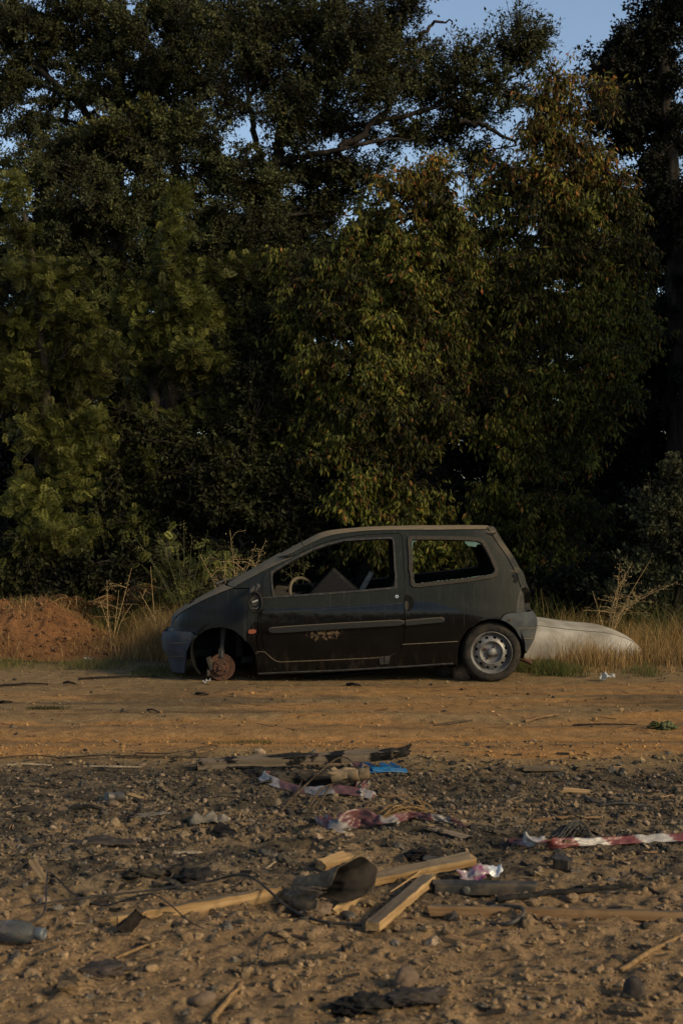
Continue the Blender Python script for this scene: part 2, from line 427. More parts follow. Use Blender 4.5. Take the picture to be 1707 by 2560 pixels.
def grass(name, label, n, xr, yr, hr, pal, seed, lean=.35, wid=.006, dens=None, zf=None, hf=None):
    rg = np.random.default_rng(seed); x = rg.uniform(*xr, n); y = rg.uniform(*yr, n)
    cl = fbm(x*2.1, y*2.1, seed, 3); keep = rg.random(n) < np.clip((cl-.28)*3.2, .03, 1)
    if dens is not None: keep &= rg.random(n) < dens(x, y)
    x, y, cl = x[keep], y[keep], cl[keep]; n = len(x)
    z = gh(x, y) if zf is None else np.maximum(gh(x, y), zf(x, y)-.02)
    h = rg.uniform(*hr, n)*(.55+.9*cl)
    if hf is not None: h = h*hf(x, y)
    pal = np.array(pal); c = pal[rg.integers(0, len(pal), n)]*rg.uniform(.6, 1.35, (n, 1))
    V, Fq, C = blades(np.stack([x, y, z-.01], 1), h, lean*rg.uniform(.2, 1.8, n), wid*rg.uniform(.6, 1.4, n), c, rg)
    o = new_obj(name, np_mesh(name, V, Fq, 4, C, False), M['grass']); tag(o, label, kind="stuff"); return o
DRY = [(.44, .27, .10), (.38, .22, .08), (.50, .34, .15), (.29, .17, .07), (.24, .16, .06)]
GRN = [(.085, .105, .028), (.12, .125, .035), (.17, .15, .05), (.065, .08, .022)]
MIX = DRY[:3]+GRN[:3]
xw = lambda px, d: (px-CX)*d/F
# behind-left, between mound and car
grass("dry_grass", "tall tawny grass between the dirt heap and the front of the car", 9000, (xw(130, 13.3), xw(560, 13.3)), (12.75, 14.8), (.16, .42), DRY, 101, .4, .006,
      dens=lambda x, y: sst(xw(270, 13.3), xw(370, 13.3), x), zf=mound_h, hf=lambda x, y: (.55+.75*sst(12.7, 13.6, y))*(.6+.4*sst(xw(230, 13.3), xw(360, 13.3), x)))
grass("dry_grass", "thin dry grass sprouting on the heap of red earth", 3000, (xw(-150, 13.5), xw(330, 13.5)), (12.85, 14.6), (.04, .16), DRY[:4]+[(.2, .17, .06)], 102, .5, .005, zf=mound_h)
grass("dry_grass", "tawny grass in front of the white hull beside the road", 11500, (xw(1290, 12.8), xw(1830, 12.8)), (12.05, 13.0), (.10, .26), DRY, 103, .35, .0055,
      dens=lambda x, y: .45+.55*sst(xw(1400, 12.8), xw(1620, 12.8), x), hf=lambda x, y: (.35+.65*sst(12.05, 12.6, y))*(.62+.45*sst(xw(1380, 12.8), xw(1640, 12.8), x)))
grass("dry_grass", "tall dry grass around and behind the white hull", 5200, (xw(1420, 14), xw(1850, 14)), (13.5, 15.2), (.12, .36), DRY+[(.16, .16, .05)], 104, .35, .006)
grass("dry_grass", "patchy dry grass under and behind the wrecked car", 2600, (-1.4, 1.6), (13.2, 14.8), (.12, .38), MIX, 105, .5, .006)
grass("dry_grass", "sparse wispy stalks standing in front of the white hull", 900, (xw(1290, 12.9), xw(1600, 12.9)), (12.6, 13.1), (.2, .36), DRY[:3], 120, .45, .0035)
grass("green_grass", "short green grass at the road edge behind the rear wheel", 6500, (xw(1290, 12.0), xw(1640, 12.0)), (11.75, 12.35), (.05, .15), GRN, 106, .5, .0045, dens=lambda x, y: 1-.75*sst(xw(1400, 12), xw(1600, 12), x))
grass("green_grass", "short green grass at the foot of the dirt heap", 4200, (xw(-80, 12.3), xw(330, 12.3)), (12.25, 12.85), (.03, .09), [(.22, .2, .07), (.17, .17, .06), (.3, .22, .09)], 107, .5, .0045)
grass("green_grass", "sparse green grass under the front bumper of the car", 1500, (xw(330, 12), xw(470, 12)), (11.7, 12.5), (.02, .06), GRN, 108, .5, .004)
grass("grass_tuft", "low olive grass tuft in the middle of the dirt road", 1500, (xw(520, 8.55), xw(680, 8.55)), (8.43, 8.66), (.012, .045), [(.14, .12, .04), (.2, .16, .06), (.1, .09, .035)], 109, .7, .004)
grass("grass_tuft", "small olive grass tuft left of the larger one on the road", 700, (xw(420, 8.65), xw(520, 8.65)), (8.6, 8.75), (.008, .025), [(.14, .12, .04), (.2, .16, .06)], 110, .7, .004)
grass("grass_tuft", "dark grass tuft on the grey strip of road at far left", 900, (xw(65, 9.9), xw(178, 9.9)), (9.85, 9.98), (.01, .04), [(.05, .05, .02), (.08, .075, .03)], 111, .7, .004)
grass("undergrowth_grass", "mixed green and straw grass along the foot of the trees", 17000, (-5.2, 5.2), (14.4, 17.5), (.2, .55), [(.10, .11, .03), (.14, .14, .04), (.30, .22, .09), (.08, .085, .025)], 112, .45, .007)
# ================================================================== THE WRECKED CAR
CCY, CXW = 12.17, 0.06                             # centre line depth, centre x
def c1(x, y): return (380+x*.63776, 1290+y*.63776)
def c2(x, y): return (380+x*.25510, 1380+y*.25510)
def c3(x, y): return (640+x*.25510, 1300+y*.25510)
def c4(x, y): return (1000+x*.24235, 1300+y*.24235)
def pix(f, s): return [f(*map(float, q.split(","))) for q in s.split()]
def zof(py, d): return H-(py-HY)*d/F
WZ = ([.0, .15, .30, .50, .62, .68, .80, .92, 1.10, 1.25, 1.34], [.735, .765, .79, .805, .805, .792, .775, .745, .665, .595, .545])
_pf = [(1510, 437), (1527, 435), (1542, 425), (1552, 422), (1571, 419), (1579, 408), (1590, 400), (1622, 402), (1644, 416), (1666, 421), (1690, 428)]
_pr = [(1316, 1243), (1323, 1247), (1357, 1266.5), (1395, 1292), (1427, 1308), (1433, 1315), (1459, 1321), (1481, 1330), (1530, 1332), (1539, 1340), (1551, 1344), (1564, 1344), (1596, 1337), (1616, 1327), (1632, 1318), (1690, 1312)]
LF = sorted((zof(py, 11.75), -((px-CX)*11.75/F-CXW)) for py, px in _pf)
LR = sorted((zof(py, 11.60), ((px-CX)*11.60/F-CXW)) for py, px in _pr)
LF = (np.array([a for a, b in LF]), np.array([b for a, b in LF])); LR = (np.array([a for a, b in LR]), np.array([b for a, b in LR]))
PEX = {-1: 4.0, 1: 7.0}
def arc_table(p):
    ph = np.linspace(0, math.pi/2, 4000); t = np.sin(ph)**(2/p); y = np.cos(ph)**(2/p)
    s = np.concatenate([[0], np.cumsum(np.hypot(np.diff(t*1.68), np.diff(y*.8)))]); return t, s
ARC = {k: arc_table(v) for k, v in PEX.items()}
def wz(z): return np.interp(z, *WZ)
def Lz(z, sg): return np.interp(z, *(LF if sg < 0 else LR))
def surf(u, z):
    "side surface of the shell: u runs along the plan curve (0 = middle), z is height; near half (y < 0)"
    u = np.asarray(u, dtype=float); z = np.asarray(z, dtype=float)
    out = np.zeros(u.shape+(3,))
    for sg in (-1, 1):
        k = (u < 0) if sg < 0 else (u >= 0)
        t = np.interp(np.abs(u[k]), ARC[sg][1], ARC[sg][0]); p = PEX[sg]
        out[k, 0] = sg*Lz(z[k], sg)*t; out[k, 1] = -wz(z[k])*np.clip(1-t**p, 0, 1)**(1/p)
    out[..., 2] = z
    return out
def nrm(u, z):
    e = .004; a = surf(u+e, z)-surf(u-e, z); b = surf(u, z+e)-surf(u, z-e)
    n = np.cross(a, b); n /= (np.linalg.norm(n, axis=-1, keepdims=True)+1e-12); return n
def uz(p):
    "photo pixel -> (u, z) on the near side; ('f', py) / ('r', py): a point on the centre line at front / rear"
    if p[0] in ('f', 'r'):
        sg = -1 if p[0] == 'f' else 1; return (sg*ARC[sg][1][-1], zof(p[1], 11.75 if sg < 0 else 11.6))
    y = -.75
    for _ in range(30):
        d = CCY+y; x = (p[0]-CX)*d/F-CXW; z = zof(p[1], d); sg = -1 if x < 0 else 1; pe = PEX[sg]
        t = min(abs(x)/float(Lz(z, sg)), .9995); y = .6*y+.4*float(-wz(z)*(1-t**pe)**(1/pe))
    return (sg*float(np.interp(t, *ARC[sg])), z)
def dens_line(P, h, closed=True):
    out = []; n = len(P)
    for i in range(n if closed else n-1):
        a = np.array(P[i]); b = np.array(P[(i+1) % n]); k = max(1, int(np.linalg.norm(b-a)/h))
        out += [tuple(a+(b-a)*j/k) for j in range(k)]
    if not closed: out.append(tuple(P[-1]))
    return out
def smooth_poly(P, it=1):
    for _ in range(it):
        n = len(P); P = [q for i in range(n) for q in ((.75*P[i][0]+.25*P[(i+1) % n][0], .75*P[i][1]+.25*P[(i+1) % n][1]), (.25*P[i][0]+.75*P[(i+1) % n][0], .25*P[i][1]+.75*P[(i+1) % n][1]))]
    return P
def area2(P): return sum(P[i][0]*P[(i+1) % len(P)][1]-P[(i+1) % len(P)][0]*P[i][1] for i in range(len(P)))
def inset(P, d):
    "shrink (d > 0) or grow a polygon in the (u, z) plane"
    if area2(P) < 0: P = P[::-1]
    n = len(P); out = []
    for i in range(n):
        a = np.array(P[i-1]); b = np.array(P[i]); c = np.array(P[(i+1) % n])
        e1 = (b-a)/(np.linalg.norm(b-a)+1e-9); e2 = (c-b)/(np.linalg.norm(c-b)+1e-9)
        n1 = np.array([-e1[1], e1[0]]); n2 = np.array([-e2[1], e2[0]]); m = n1+n2; m /= max(np.linalg.norm(m), .3)
        out.append(tuple(b+m*d/max(.5, float(np.dot(m, n1)))))
    return out
def inside(P, q):
    x, y = q[:, 0], q[:, 1]; r = np.zeros(len(q), dtype=bool); n = len(P); P = np.array(P)
    for i in range(n):
        x1, y1 = P[i]; x2, y2 = P[(i+1) % n]
        if y1 == y2: continue
        r ^= ((y1 > y) != (y2 > y)) & (x < (x2-x1)*(y-y1)/(y2-y1)+x1)
    return r
def tri_poly(outer, holes=(), h=.03, he=.015):
    loops = [dens_line(outer, he)]+[dens_line(q, he) for q in holes]
    V = []; E = []
    for L in loops:
        b = len(V); V += L; E += [(b+i, b+(i+1) % len(L)) for i in range(len(L))]
    a = np.array(outer); gx = np.arange(a[:, 0].min(), a[:, 0].max(), h); gy = np.arange(a[:, 1].min(), a[:, 1].max(), h)
    gr = np.stack(np.meshgrid(gx, gy), -1).reshape(-1, 2)
    k = inside(loops[0], gr)
    for L in loops[1:]: k &= ~inside(L, gr)
    gr = gr[k]; B = np.array(V)
    if len(gr): dd = np.min(np.linalg.norm(gr[:, None]-B[None], axis=2), axis=1); gr = gr[dd > h*.45]
    r = delaunay_2d_cdt([Vector(v) for v in V]+[Vector(v) for v in gr], E, [], 0, 1e-6)
    vs = np.array([v[:] for v in r[0]]); T = np.array([list(f) for f in r[2]])
    cen = vs[T].mean(1); k = inside(loops[0], cen)
    for L in loops[1:]: k &= ~inside(L, cen)
    T = T[k]
    ar = (vs[T[:, 1], 0]-vs[T[:, 0], 0])*(vs[T[:, 2], 1]-vs[T[:, 0], 1])-(vs[T[:, 2], 0]-vs[T[:, 0], 0])*(vs[T[:, 1], 1]-vs[T[:, 0], 1])
    T[ar < 0] = T[ar < 0][:, ::-1]; T = T[np.abs(ar) > 1e-9]
    return vs, T
def panel(mb, outer, holes=(), off=0.0, th=.012, h=.03, he=.014, sides=(1,), mi=0, col=(1, 1, 1), offn=None):
    "a sheet of given outline pressed to the side surface, with thickness; sides: 1 near, -1 mirrored"
    vs, T = tri_poly(outer, holes, h, he)
    N = nrm(vs[:, 0], vs[:, 1]); P = surf(vs[:, 0], vs[:, 1])
    o = off if offn is None else off+offn(vs)[:, None]
    A = P+N*o; B = P+N*(o-th)
    for arr in (A, B): arr[:, 1] = np.minimum(arr[:, 1], -.0005)
    n = len(vs); ed = {}
    for t in T:
        for i in range(3):
            e = (t[i], t[(i+1) % 3]); ed[e] = 1
    bd = [e for e in ed if (e[1], e[0]) not in ed]
    Fs = [tuple(t) for t in T]+[tuple(t[::-1]+n) for t in T]+[(b, a, a+n, b+n) for a, b in bd if not (abs(A[a, 1]) < .002 and abs(A[b, 1]) < .002)]
    for s in sides:
        V = np.vstack([A, B]).copy()
        if s < 0: V[:, 1] *= -1
        mb.add(V, Fs if s > 0 else [f[::-1] for f in Fs], col, mi)
    return mb
def UZ(L): return [uz(p) for p in L]

# ---- materials of the wreck
def m_paint():
    t = NT("dusty_black_paint"); X, Yc, Z = t.xyz()
    geo = t.node("ShaderNodeNewGeometry"); sn = t.node("ShaderNodeSeparateXYZ"); t.lk(geo.outputs["Normal"], sn.inputs[0])
    nbig = t.noise(5, 5); nfine = t.noise(170, 4, .7)
    streak = t.noise(1.0, 4, .6, mapscale=(85, 20, 1.6))
    zc = t.math('ADD', t.math('MULTIPLY', X, .052), .672)                         # the crease below the windows, rising to the rear
    zc = t.math('SUBTRACT', zc, t.math('MULTIPLY', t.ramp(X, .62, 1.25), .17))
    zc = t.math('SUBTRACT', zc, t.math('MULTIPLY', t.ramp(X, -.72, -.98), .30))
    zz = t.math('SUBTRACT', Z, zc)
    zz = t.math('ADD', zz, t.math('MULTIPLY', t.math('SUBTRACT', nbig, .5), .025))
    up = t.ramp(zz, -.012, .008)
    up = t.math('MULTIPLY', up, t.math('SUBTRACT', 1.0, t.math('MULTIPLY', t.ramp(X, -.66, -.76), .42)))
    sd = t.math('MULTIPLY', up, t.math('ADD', .62, t.math('MULTIPLY', t.ramp(nbig, .3, .7), .30)))
    fade = t.ramp(zz, -.22, 0.0)
    st = t.math('MULTIPLY', t.math('MULTIPLY', t.ramp(streak, .52, .78), fade), .40)
    low = t.math('MULTIPLY', t.ramp(Z, .32, .10), t.math('MULTIPLY', t.ramp(t.noise(1.0, 4, .6, mapscale=(25, 20, 5)), .45, .75), .35))
    base = t.mix(t.ramp(nbig, .3, .7), (.0035, .0038, .0044), (.0070, .0070, .0075))
    grey = t.mix(t.ramp(nfine, .3, .7), (.012, .016, .015), (.037, .044, .041))  # dust and the sky's reflection, both put into this grey
    grey = t.mix(t.math('MULTIPLY', t.ramp(X, 1.0, 1.35), .30), grey, (.085, .075, .058))
    c = t.mix(sd, base, grey); c = t.mix(st, c, (.10, .095, .085)); c = t.mix(low, c, (.085, .06, .038))
    top = t.math('MULTIPLY', t.ramp(sn.outputs[2], .52, .74), t.math('ADD', .80, t.math('MULTIPLY', t.ramp(nfine, .3, .7), .2)))
    c = t.mix(top, c, t.mix(t.ramp(t.noise(12, 5), .3, .7), (.27, .20, .12), (.36, .27, .165)))
    # crust of thrown mud on the door
    ex = t.math('DIVIDE', t.math('ADD', X, .205), .140); ez = t.math('DIVIDE', t.math('SUBTRACT', Z, .428), .062)
    rr = t.math('ADD', t.math('MULTIPLY', ex, ex), t.math('MULTIPLY', ez, ez))
    mud = t.math('MULTIPLY', t.math('MULTIPLY', t.math('SUBTRACT', 1.0, t.ramp(rr, .1, 2.2)), t.ramp(t.math('SUBTRACT', t.noise(36, 6, .8), t.math('MULTIPLY', rr, .055)), .455, .56)), t.math('LESS_THAN', Yc, 0.0))
    c = t.mix(mud, c, t.mix(nfine, (.11, .068, .036), (.30, .205, .115)))
    scr_ = t.math('MULTIPLY', t.ramp(t.noise(1.0, 3, .6, mapscale=(2.2, 2, 150), mrot=(0, .12, 0)), .70, .76), t.ramp(t.noise(4, 2), .50, .62)); c = t.mix(t.math('MULTIPLY', scr_, .55), c, (.13, .125, .115))
    chip = t.ramp(t.noise(75, 2, .5), .735, .765); c = t.mix(t.math('MULTIPLY', chip, .7), c, (.15, .08, .045))
    d = t.math('MAXIMUM', t.math('MAXIMUM', sd, top), t.math('MAXIMUM', t.math('MULTIPLY', st, 1.2), t.math('MAXIMUM', low, mud)))
    r = t.math('ADD', .16, t.math('MULTIPLY', d, .8), clamp=True)
    t.val(t.p.inputs["Roughness"], r); t.val(t.p.inputs["Specular IOR Level"], t.math('ADD', .06, t.math('MULTIPLY', t.math('SUBTRACT', 1.0, d, clamp=True), .22)))
    t.bump(t.math('ADD', t.math('ADD', t.math('MULTIPLY', nfine, .25), t.math('MULTIPLY', mud, 2.0)), t.math('MULTIPLY', t.noise(3.2, 3), 9.0)), .12, .01)
    return t.out(c)
M['paint'] = m_paint()
def m_bumper():
    t = NT("faded_bumper_plastic"); n = t.noise(9, 5); f = t.noise(120, 4, .65); X, Yc, Z = t.xyz()
    c = t.mix(t.ramp(n, .3, .7), (.038, .047, .064), (.066, .079, .102)); c = t.mix(t.math('MULTIPLY', t.ramp(f, .45, .8), .5), c, (.13, .12, .11))
    c = t.mix(t.math('MULTIPLY', t.ramp(X, 0, .5), .75), c, t.mix(t.ramp(n, .3, .7), (.034, .041, .042), (.068, .075, .071)))
    c = t.mix(t.math('MULTIPLY', t.ramp(t.noise(4, 5), .55, .72), .35), c, (.17, .125, .08))
    t.bump(f, .12, .005); return t.out(c, .75, .25)
M['bumper'] = m_bumper()
M['trim'] = m_simple("dusty_black_trim", (.030, .030, .030), .7, .3, 0, .35, 60, .15, (.11, .09, .07), .55)
def m_strip():
    t = NT("dusty_topped_strip"); geo = t.node("ShaderNodeNewGeometry"); sn = t.node("ShaderNodeSeparateXYZ"); t.lk(geo.outputs["Normal"], sn.inputs[0]); n = t.noise(60, 4)
    f = t.math('MULTIPLY', t.ramp(sn.outputs[2], -.15, .75), t.math('ADD', .7, t.math('MULTIPLY', n, .5)))
    return t.out(t.mix(f, t.mix(n, (.014, .015, .015), (.032, .034, .033)), (.135, .105, .072)), .8, .2)
M['strip'] = m_strip()
M['seal'] = m_simple("dusty_rubber_seal", (.060, .050, .038), .85, .2, 0, .35, 70, .2, (.03, .028, .025), .5)
M['inner'] = m_simple("dark_interior", (.014, .014, .015), .8, .2, 0, .4, 20, .2, (.035, .03, .025), .4)
M['seat'] = m_simple("charcoal_seat_cloth", (.020, .021, .023), .95, .05, 0, .3, 160, .3, (.045, .04, .032), .5)
M['seatgrey'] = m_simple("grey_seat_cloth", (.50, .49, .46), .9, .1, 0, .25, 90, .25, (.2, .17, .13), .4)
M['dusttrim'] = m_simple("dust_line", (.16, .135, .10), .9, .1, 0, .3, 60, 0)
M['tyre'] = m_simple("dusty_tyre_rubber", (.028, .026, .023), .9, .12, 0, .35, 40, .25, (.085, .066, .046), .5)
M['rim'] = m_simple("worn_steel_rim", (.26, .255, .245), .5, .5, .35, .25, 25, .1, (.11, .08, .055), .75)
M['rust'] = m_simple("rusty_iron", (.125, .060, .036), .9, .2, 0, .45, 60, .4, (.055, .035, .026), .7)
M['orange'] = m_simple("orange_lens", (.42, .10, .045), .45, .5, 0, .2, 40, 0, (.2, .1, .06), .4)
M['chrome'] = m_simple("bright_metal", (.75, .74, .70), .3, .5, .6, .1, 40, 0)
M['mirrorgut'] = m_simple("stripped_mirror_core", (.11, .10, .08), .7, .3, 0, .4, 60, .3)
M['tan_dust'] = m_simple('dusty_steering_rim', (.17, .14, .10), .8, .2, 0, .3, 50, .2)
M['void'] = m_simple("black_sheet_metal", (.010, .010, .010), .9, .1, 0, .3, 20, .1)  # near-black for hollows, housings and underbody
def m_glass(name, col, alpha):
    t = NT(name); t.out(col, .25, .5)
    n = t.noise(25, 5); t.val(t.p.inputs["Alpha"], t.math('ADD', alpha-.1, t.math('MULTIPLY', n, .2))); return t.m
M['shard'] = m_glass("green_shattered_glass", (.16, .27, .22), .6)
M['screen'] = m_glass("dusty_windscreen", (.20, .15, .10), .9)

car = empty("wrecked_car", (CXW, CCY, 0), "derelict dusty black hatchback without front wheels on the dirt road", "car")

# ---- outlines traced on the near side
A_door = pix(c3, "48,915 60,760 62,600 75,555 105,510 200,440 290,392 380,350 470,305 560,266 650,230 740,202 820,183 900,167 1000,153 1100,144 1250,135 1380,131 1408,137 1424,150 1432,175 1442,400 1452,600 1456,735 1454,900 1450,1100 1445,1190 1420,1258 1370,1305 1300,1332 1050,1352 640,1370 240,1386 195,1376 150,1345 118,1310 85,1283 62,1180 50,1050")
A_dwin = pix(c3, "180,745 168,690 158,560 162,520 185,500 300,430 420,365 560,295 700,245 860,206 1000,196 1160,188 1300,182 1330,185 1342,205 1352,400 1362,655 1330,662 1000,690 640,718 400,735")
A_qwin_o = pix(c4, "86,205 98,182 130,178 260,180 500,183 700,190 820,200 860,222 900,290 960,410 1000,510 992,555 970,580 920,592 700,628 400,660 200,683 140,682 118,660 100,500")
A_qwin_i = pix(c4, "118,225 126,206 260,206 500,207 700,213 800,222 838,240 880,310 935,420 975,515 968,545 950,560 700,600 400,632 200,655 158,655 142,640 128,500")
A_fend = pix(c2, "170,766 200,706 245,640 262,618 330,571 450,507 560,452 700,394 800,359 1000,359 1040,420 1046,590 1046,984 1000,984 960,912 880,832 780,760 680,738 600,746 520,768 470,800 448,818 392,784 280,780 180,779")
A_bump = [('f', 1579.5)]+pix(c2, "120,783 250,783 388,788 446,822 380,902 345,992 334,1080 326,1182")+[('f', 1681)]
A_nose = [('f', 1545)]+pix(c2, "232,640 196,706 166,770")+[('f', 1577)]
body_top = pix(c2, "806,351 870,312 1000,242 1150,163 1300,93 1450,26")+pix(c3, "300,356 380,316 470,266 560,222 640,187 740,156 900,131 1100,111 1300,105 1568,102")+pix(c1, "1100,58 1220,56 1318,55")
A_body = body_top+pix(c4, "950,168 1050,318 1150,485 1218,632 1240,700 1222,770 1203,850 1196,948 1110,956 1055,980 1026,1023 960,1020 900,1024 820,1046 750,1085 690,1140 645,1200 615,1260 598,1330 592,1400 592,1500")+pix(c1, "1185,582 1000,593 700,611 415,624")+pix(c2, "1032,1203 1024,1085 1006,992 1052,992 1052,590 1046,414 1008,352")
A_tail = pix(c4, "900,72 958,162 1058,312 1158,478 1226,628 1250,692 1288,680 1318,706")+[('r', 1470), ('r', 1317)]
A_tail2 = pix(c4, "1318,706 1342,770 1358,850 1362,942")+[('r', 1528), ('r', 1470)]
A_lamp = pix(c4, "1246,700 1286,684 1316,708 1340,772 1356,850 1360,942 1200,950 1207,850 1226,770")
A_rbump = pix(c4, "1032,1027 1060,988 1112,962 1200,953 1300,948")+[('r', 1529), ('r', 1620)]+pix(c4, "1300,1374 1282,1370 1262,1315 1225,1205 1185,1130 1140,1085 1090,1052")
door_uz, dwin_uz = UZ(A_door), UZ(A_dwin)
qo_uz, qi_uz = UZ(A_qwin_o), UZ(A_qwin_i)
body_uz = UZ(A_body); GAP = .0055

b = MB()
for s in (1, -1):
    panel(b, body_uz, [inset(door_uz, -GAP*.5), inset(qo_uz, .004)], 0, .02, .035, .016, (s,))
body = b.build("body", M['paint'], car, sharp=30)
for s in (1, -1):
    b = MB(); d_in = inset(door_uz, GAP*.5)
    panel(b, d_in, [dwin_uz], .001, .02, .035, .016, (s,))
    door = b.build("door", M['paint'], car, sharp=30)
    b = MB(); panel(b, inset(dwin_uz, -.014), [inset(dwin_uz, .003)], .007, .03, .03, .016, (s,)); b.build("window_frame", M['trim'], door)
    b = MB(); P = UZ(pix(c3, "120,1062 160,1046 700,1012 1200,985 1453,972 1453,1034 1200,1046 700,1075 250,1106 150,1108 122,1090"))
    panel(b, smooth_poly(P, 1), (), .024, .026, .03, .012, (s,)); bevel(b.build("rub_strip", M['strip'], door), .011, 4)
    b = MB(); panel(b, inset(qo_uz, -.010), [qi_uz], .010, .03, .03, .016, (s,)); b.build("window_seal", M['seal'], car)
    b = MB(); P = UZ(pix(c4, "50,1032 200,1018 420,1000 445,1010 456,1030 450,1050 430,1058 200,1078 50,1090"))
    panel(b, P, (), .022, .026, .03, .012, (s,)); bevel(b.build("rub_strip", M['strip'], car), .011, 4)
    b = MB(); panel(b, inset(UZ(A_fend), GAP*.4), (), .0, .016, .03, .014, (s,)); fend = b.build("fender", M['paint'], car, sharp=30)
    b = MB(); P = smooth_poly(UZ(pix(c2, "944,775 955,758 1000,756 1022,766 1022,785 1005,798 955,800 944,790")), 1)
    panel(b, P, (), .012, .014, .02, .01, (s,)); b.build("side_indicator", M['orange'], fend)
    # ring handle recess at the door edge, with the plate behind it
    hb = smooth_poly(UZ(pix(c4, "52,770 85,772 115,792 138,822 146,855 138,890 115,925 90,940 55,940")), 1)
    b = MB(); panel(b, hb, (), .0025, .004, .02, .01, (s,)); hd = b.build("door_handle", M['void'], car)
    b = MB(); panel(b, smooth_poly(UZ(pix(c4, "44,842 70,836 84,850 86,880 82,915 66,938 50,930")), 1), (), .012, .012, .02, .01, (s,)); b.build("handle_lever", M['seal'], hd)
    b = MB(); panel(b, smooth_poly(UZ(pix(c3, "1366,738 1378,733 1392,738 1397,750 1392,762 1378,768 1366,762 1361,750")), 1), (), .006, .01, .02, .005, (s,)); lk = b.build("door_lock", M['chrome'], door)
    b = MB(); panel(b, UZ(pix(c3, "1374,744 1384,744 1384,757 1374,757")), (), .0075, .003, .02, .005, (s,)); b.build("key_slot", M['void'], lk)
b = MB(); panel(b, A := inset(UZ(A_bump), 0), (), .012, .02, .03, .014, (1, -1)); fb = b.build("bumper", M['bumper'], car, sharp=30); fb["label"] = "faded blue grey front bumper"
b = MB(); panel(b, UZ(A_nose), (), -.002, .02, .03, .014, (1, -1)); b.build("nose_panel", M['bumper'], car, sharp=30)
b = MB(); panel(b, UZ(A_rbump), (), .014, .02, .03, .014, (1, -1)); rb = b.build("bumper", M['bumper'], car, sharp=30); rb["label"] = "dusty grey rear bumper"
b = MB(); panel(b, UZ(A_tail), (), .0, .02, .035, .014, (1, -1)); panel(b, UZ(A_tail2), (), .0, .02, .035, .014, (1, -1)); tg = b.build("tailgate", M['paint'], car, sharp=30)
for s in (1, -1):
    lu = UZ(A_lamp); b = MB(); panel(b, lu, (), -.055, .01, .03, .014, (s,), col=(1, 1, 1))
    panel(b, inset(lu, -.004), [inset(lu, .003)], .0, .058, .03, .014, (s,)); b.build("lamp_recess", M['trim'], car)
for s in (1, -1): b = MB(); panel(b, UZ(pix(c4, "1150,540 1190,545 1215,600 1210,640 1185,655 1160,640 1172,605 1150,580")), (), .0015, .003, .03, .01, (s,)); b.build("paint_scrape", M['void'], car)

# ---- bonnet, windscreen, roof lofted from edge to edge over the centre line
def edge3(p):
    u, z = uz(p); q = surf(np.array([u]), np.array([z]))[0]; return q
def loft(name, E, C, mat, dC=12.0, th=.015, ns=22, pw=2.2, lift=.004, nst=40):
    Ee = np.array([edge3(p) for p in E]); Cc = np.array([tuple(W(p[0], p[1], dC)) for p in C]); Cc[:, 0] -= CXW; Cc[:, 1] = 0
    Ee = spline(Ee, nst); Cc = spline(Cc, nst); V = []; Fs = []
    for i in range(nst):
        for j in range(ns+1):
            s = -1+2*j/ns; k = abs(s)**pw
            V.append((Cc[i, 0]*(1-k)+Ee[i, 0]*k, -abs(Ee[i, 1])*-s, Cc[i, 2]*(1-k)+Ee[i, 2]*k+lift))
    n = len(V); m = ns+1
    top = [(i*m+j, i*m+j+1, (i+1)*m+j+1, (i+1)*m+j) for i in range(nst-1) for j in range(ns)]
    V2 = [(x, y*.995, z-th) for x, y, z in V]; Fs = [f[::-1] for f in top]+[tuple(k+n for k in f) for f in top]
    rim = [j for j in range(m)]+[i*m+ns for i in range(1, nst)]+[(nst-1)*m+j for j in range(ns-1, -1, -1)]+[i*m for i in range(nst-2, 0, -1)]
    for a in range(len(rim)):
        p, q = rim[a], rim[(a+1) % len(rim)]; Fs.append((p, q, q+n, p+n))
    b = MB(); b.add(V+V2, Fs); o = b.build(name, mat, car, sharp=50)
    bm = bmesh.new(); bm.from_mesh(o.data); bmesh.ops.recalc_face_normals(bm, faces=bm.faces); bm.to_mesh(o.data); bm.free()
    return o
hood = loft("bonnet", pix(c2, "228,640 262,612 330,566 450,502 560,447 700,389 800,350"), pix(c1, "68,402 85,380 120,357 170,329 215,305 252,284 280,271"), M['paint'], 11.9)
scr = loft("windscreen", pix(c2, "806,345 870,308 1000,238 1150,158 1300,88 1450,21")+pix(c3, "300,351 380,311 470,261"), pix(c2, "735,312 800,270 900,216 1060,121 1250,12")+pix(c3, "100,412 170,370 300,298 440,222"), M['paint'], 12.0)
roof = loft("roof", pix(c3, "474,259 560,217 640,182 740,151 900,126 1100,106 1300,100 1568,97")+pix(c1, "1100,55 1220,53 1316,52"), pix(c3, "450,219 590,146 680,116 760,102 900,88 1100,72 1300,66 1568,58")+pix(c1, "1100,39 1220,38 1314,39"), M['paint'], 12.1)
# the rear edge of the roof: spoiler lip over the tailgate
b = MB(); Z0 = zof(1316, 11.9); xr = float(Lz(1.30, 1))
vv = []
for s in np.linspace(-1, 1, 17):
    for dx, dz in ((-.05, .008), (.018, .006), (.022, -.012), (-.04, -.012)):
        vv.append((xr-.02+dx-.05*abs(s)**4, .53*s, 1.318-.035*abs(s)**2.2+dz))
b.add(vv, [(i*4+k, i*4+(k+1) % 4, (i+1)*4+(k+1) % 4, (i+1)*4+k) for i in range(16) for k in range(4)]+[(3, 2, 1, 0), (64, 65, 66, 67)])
o = b.build("roof_lip", M['paint'], tg, sharp=40)
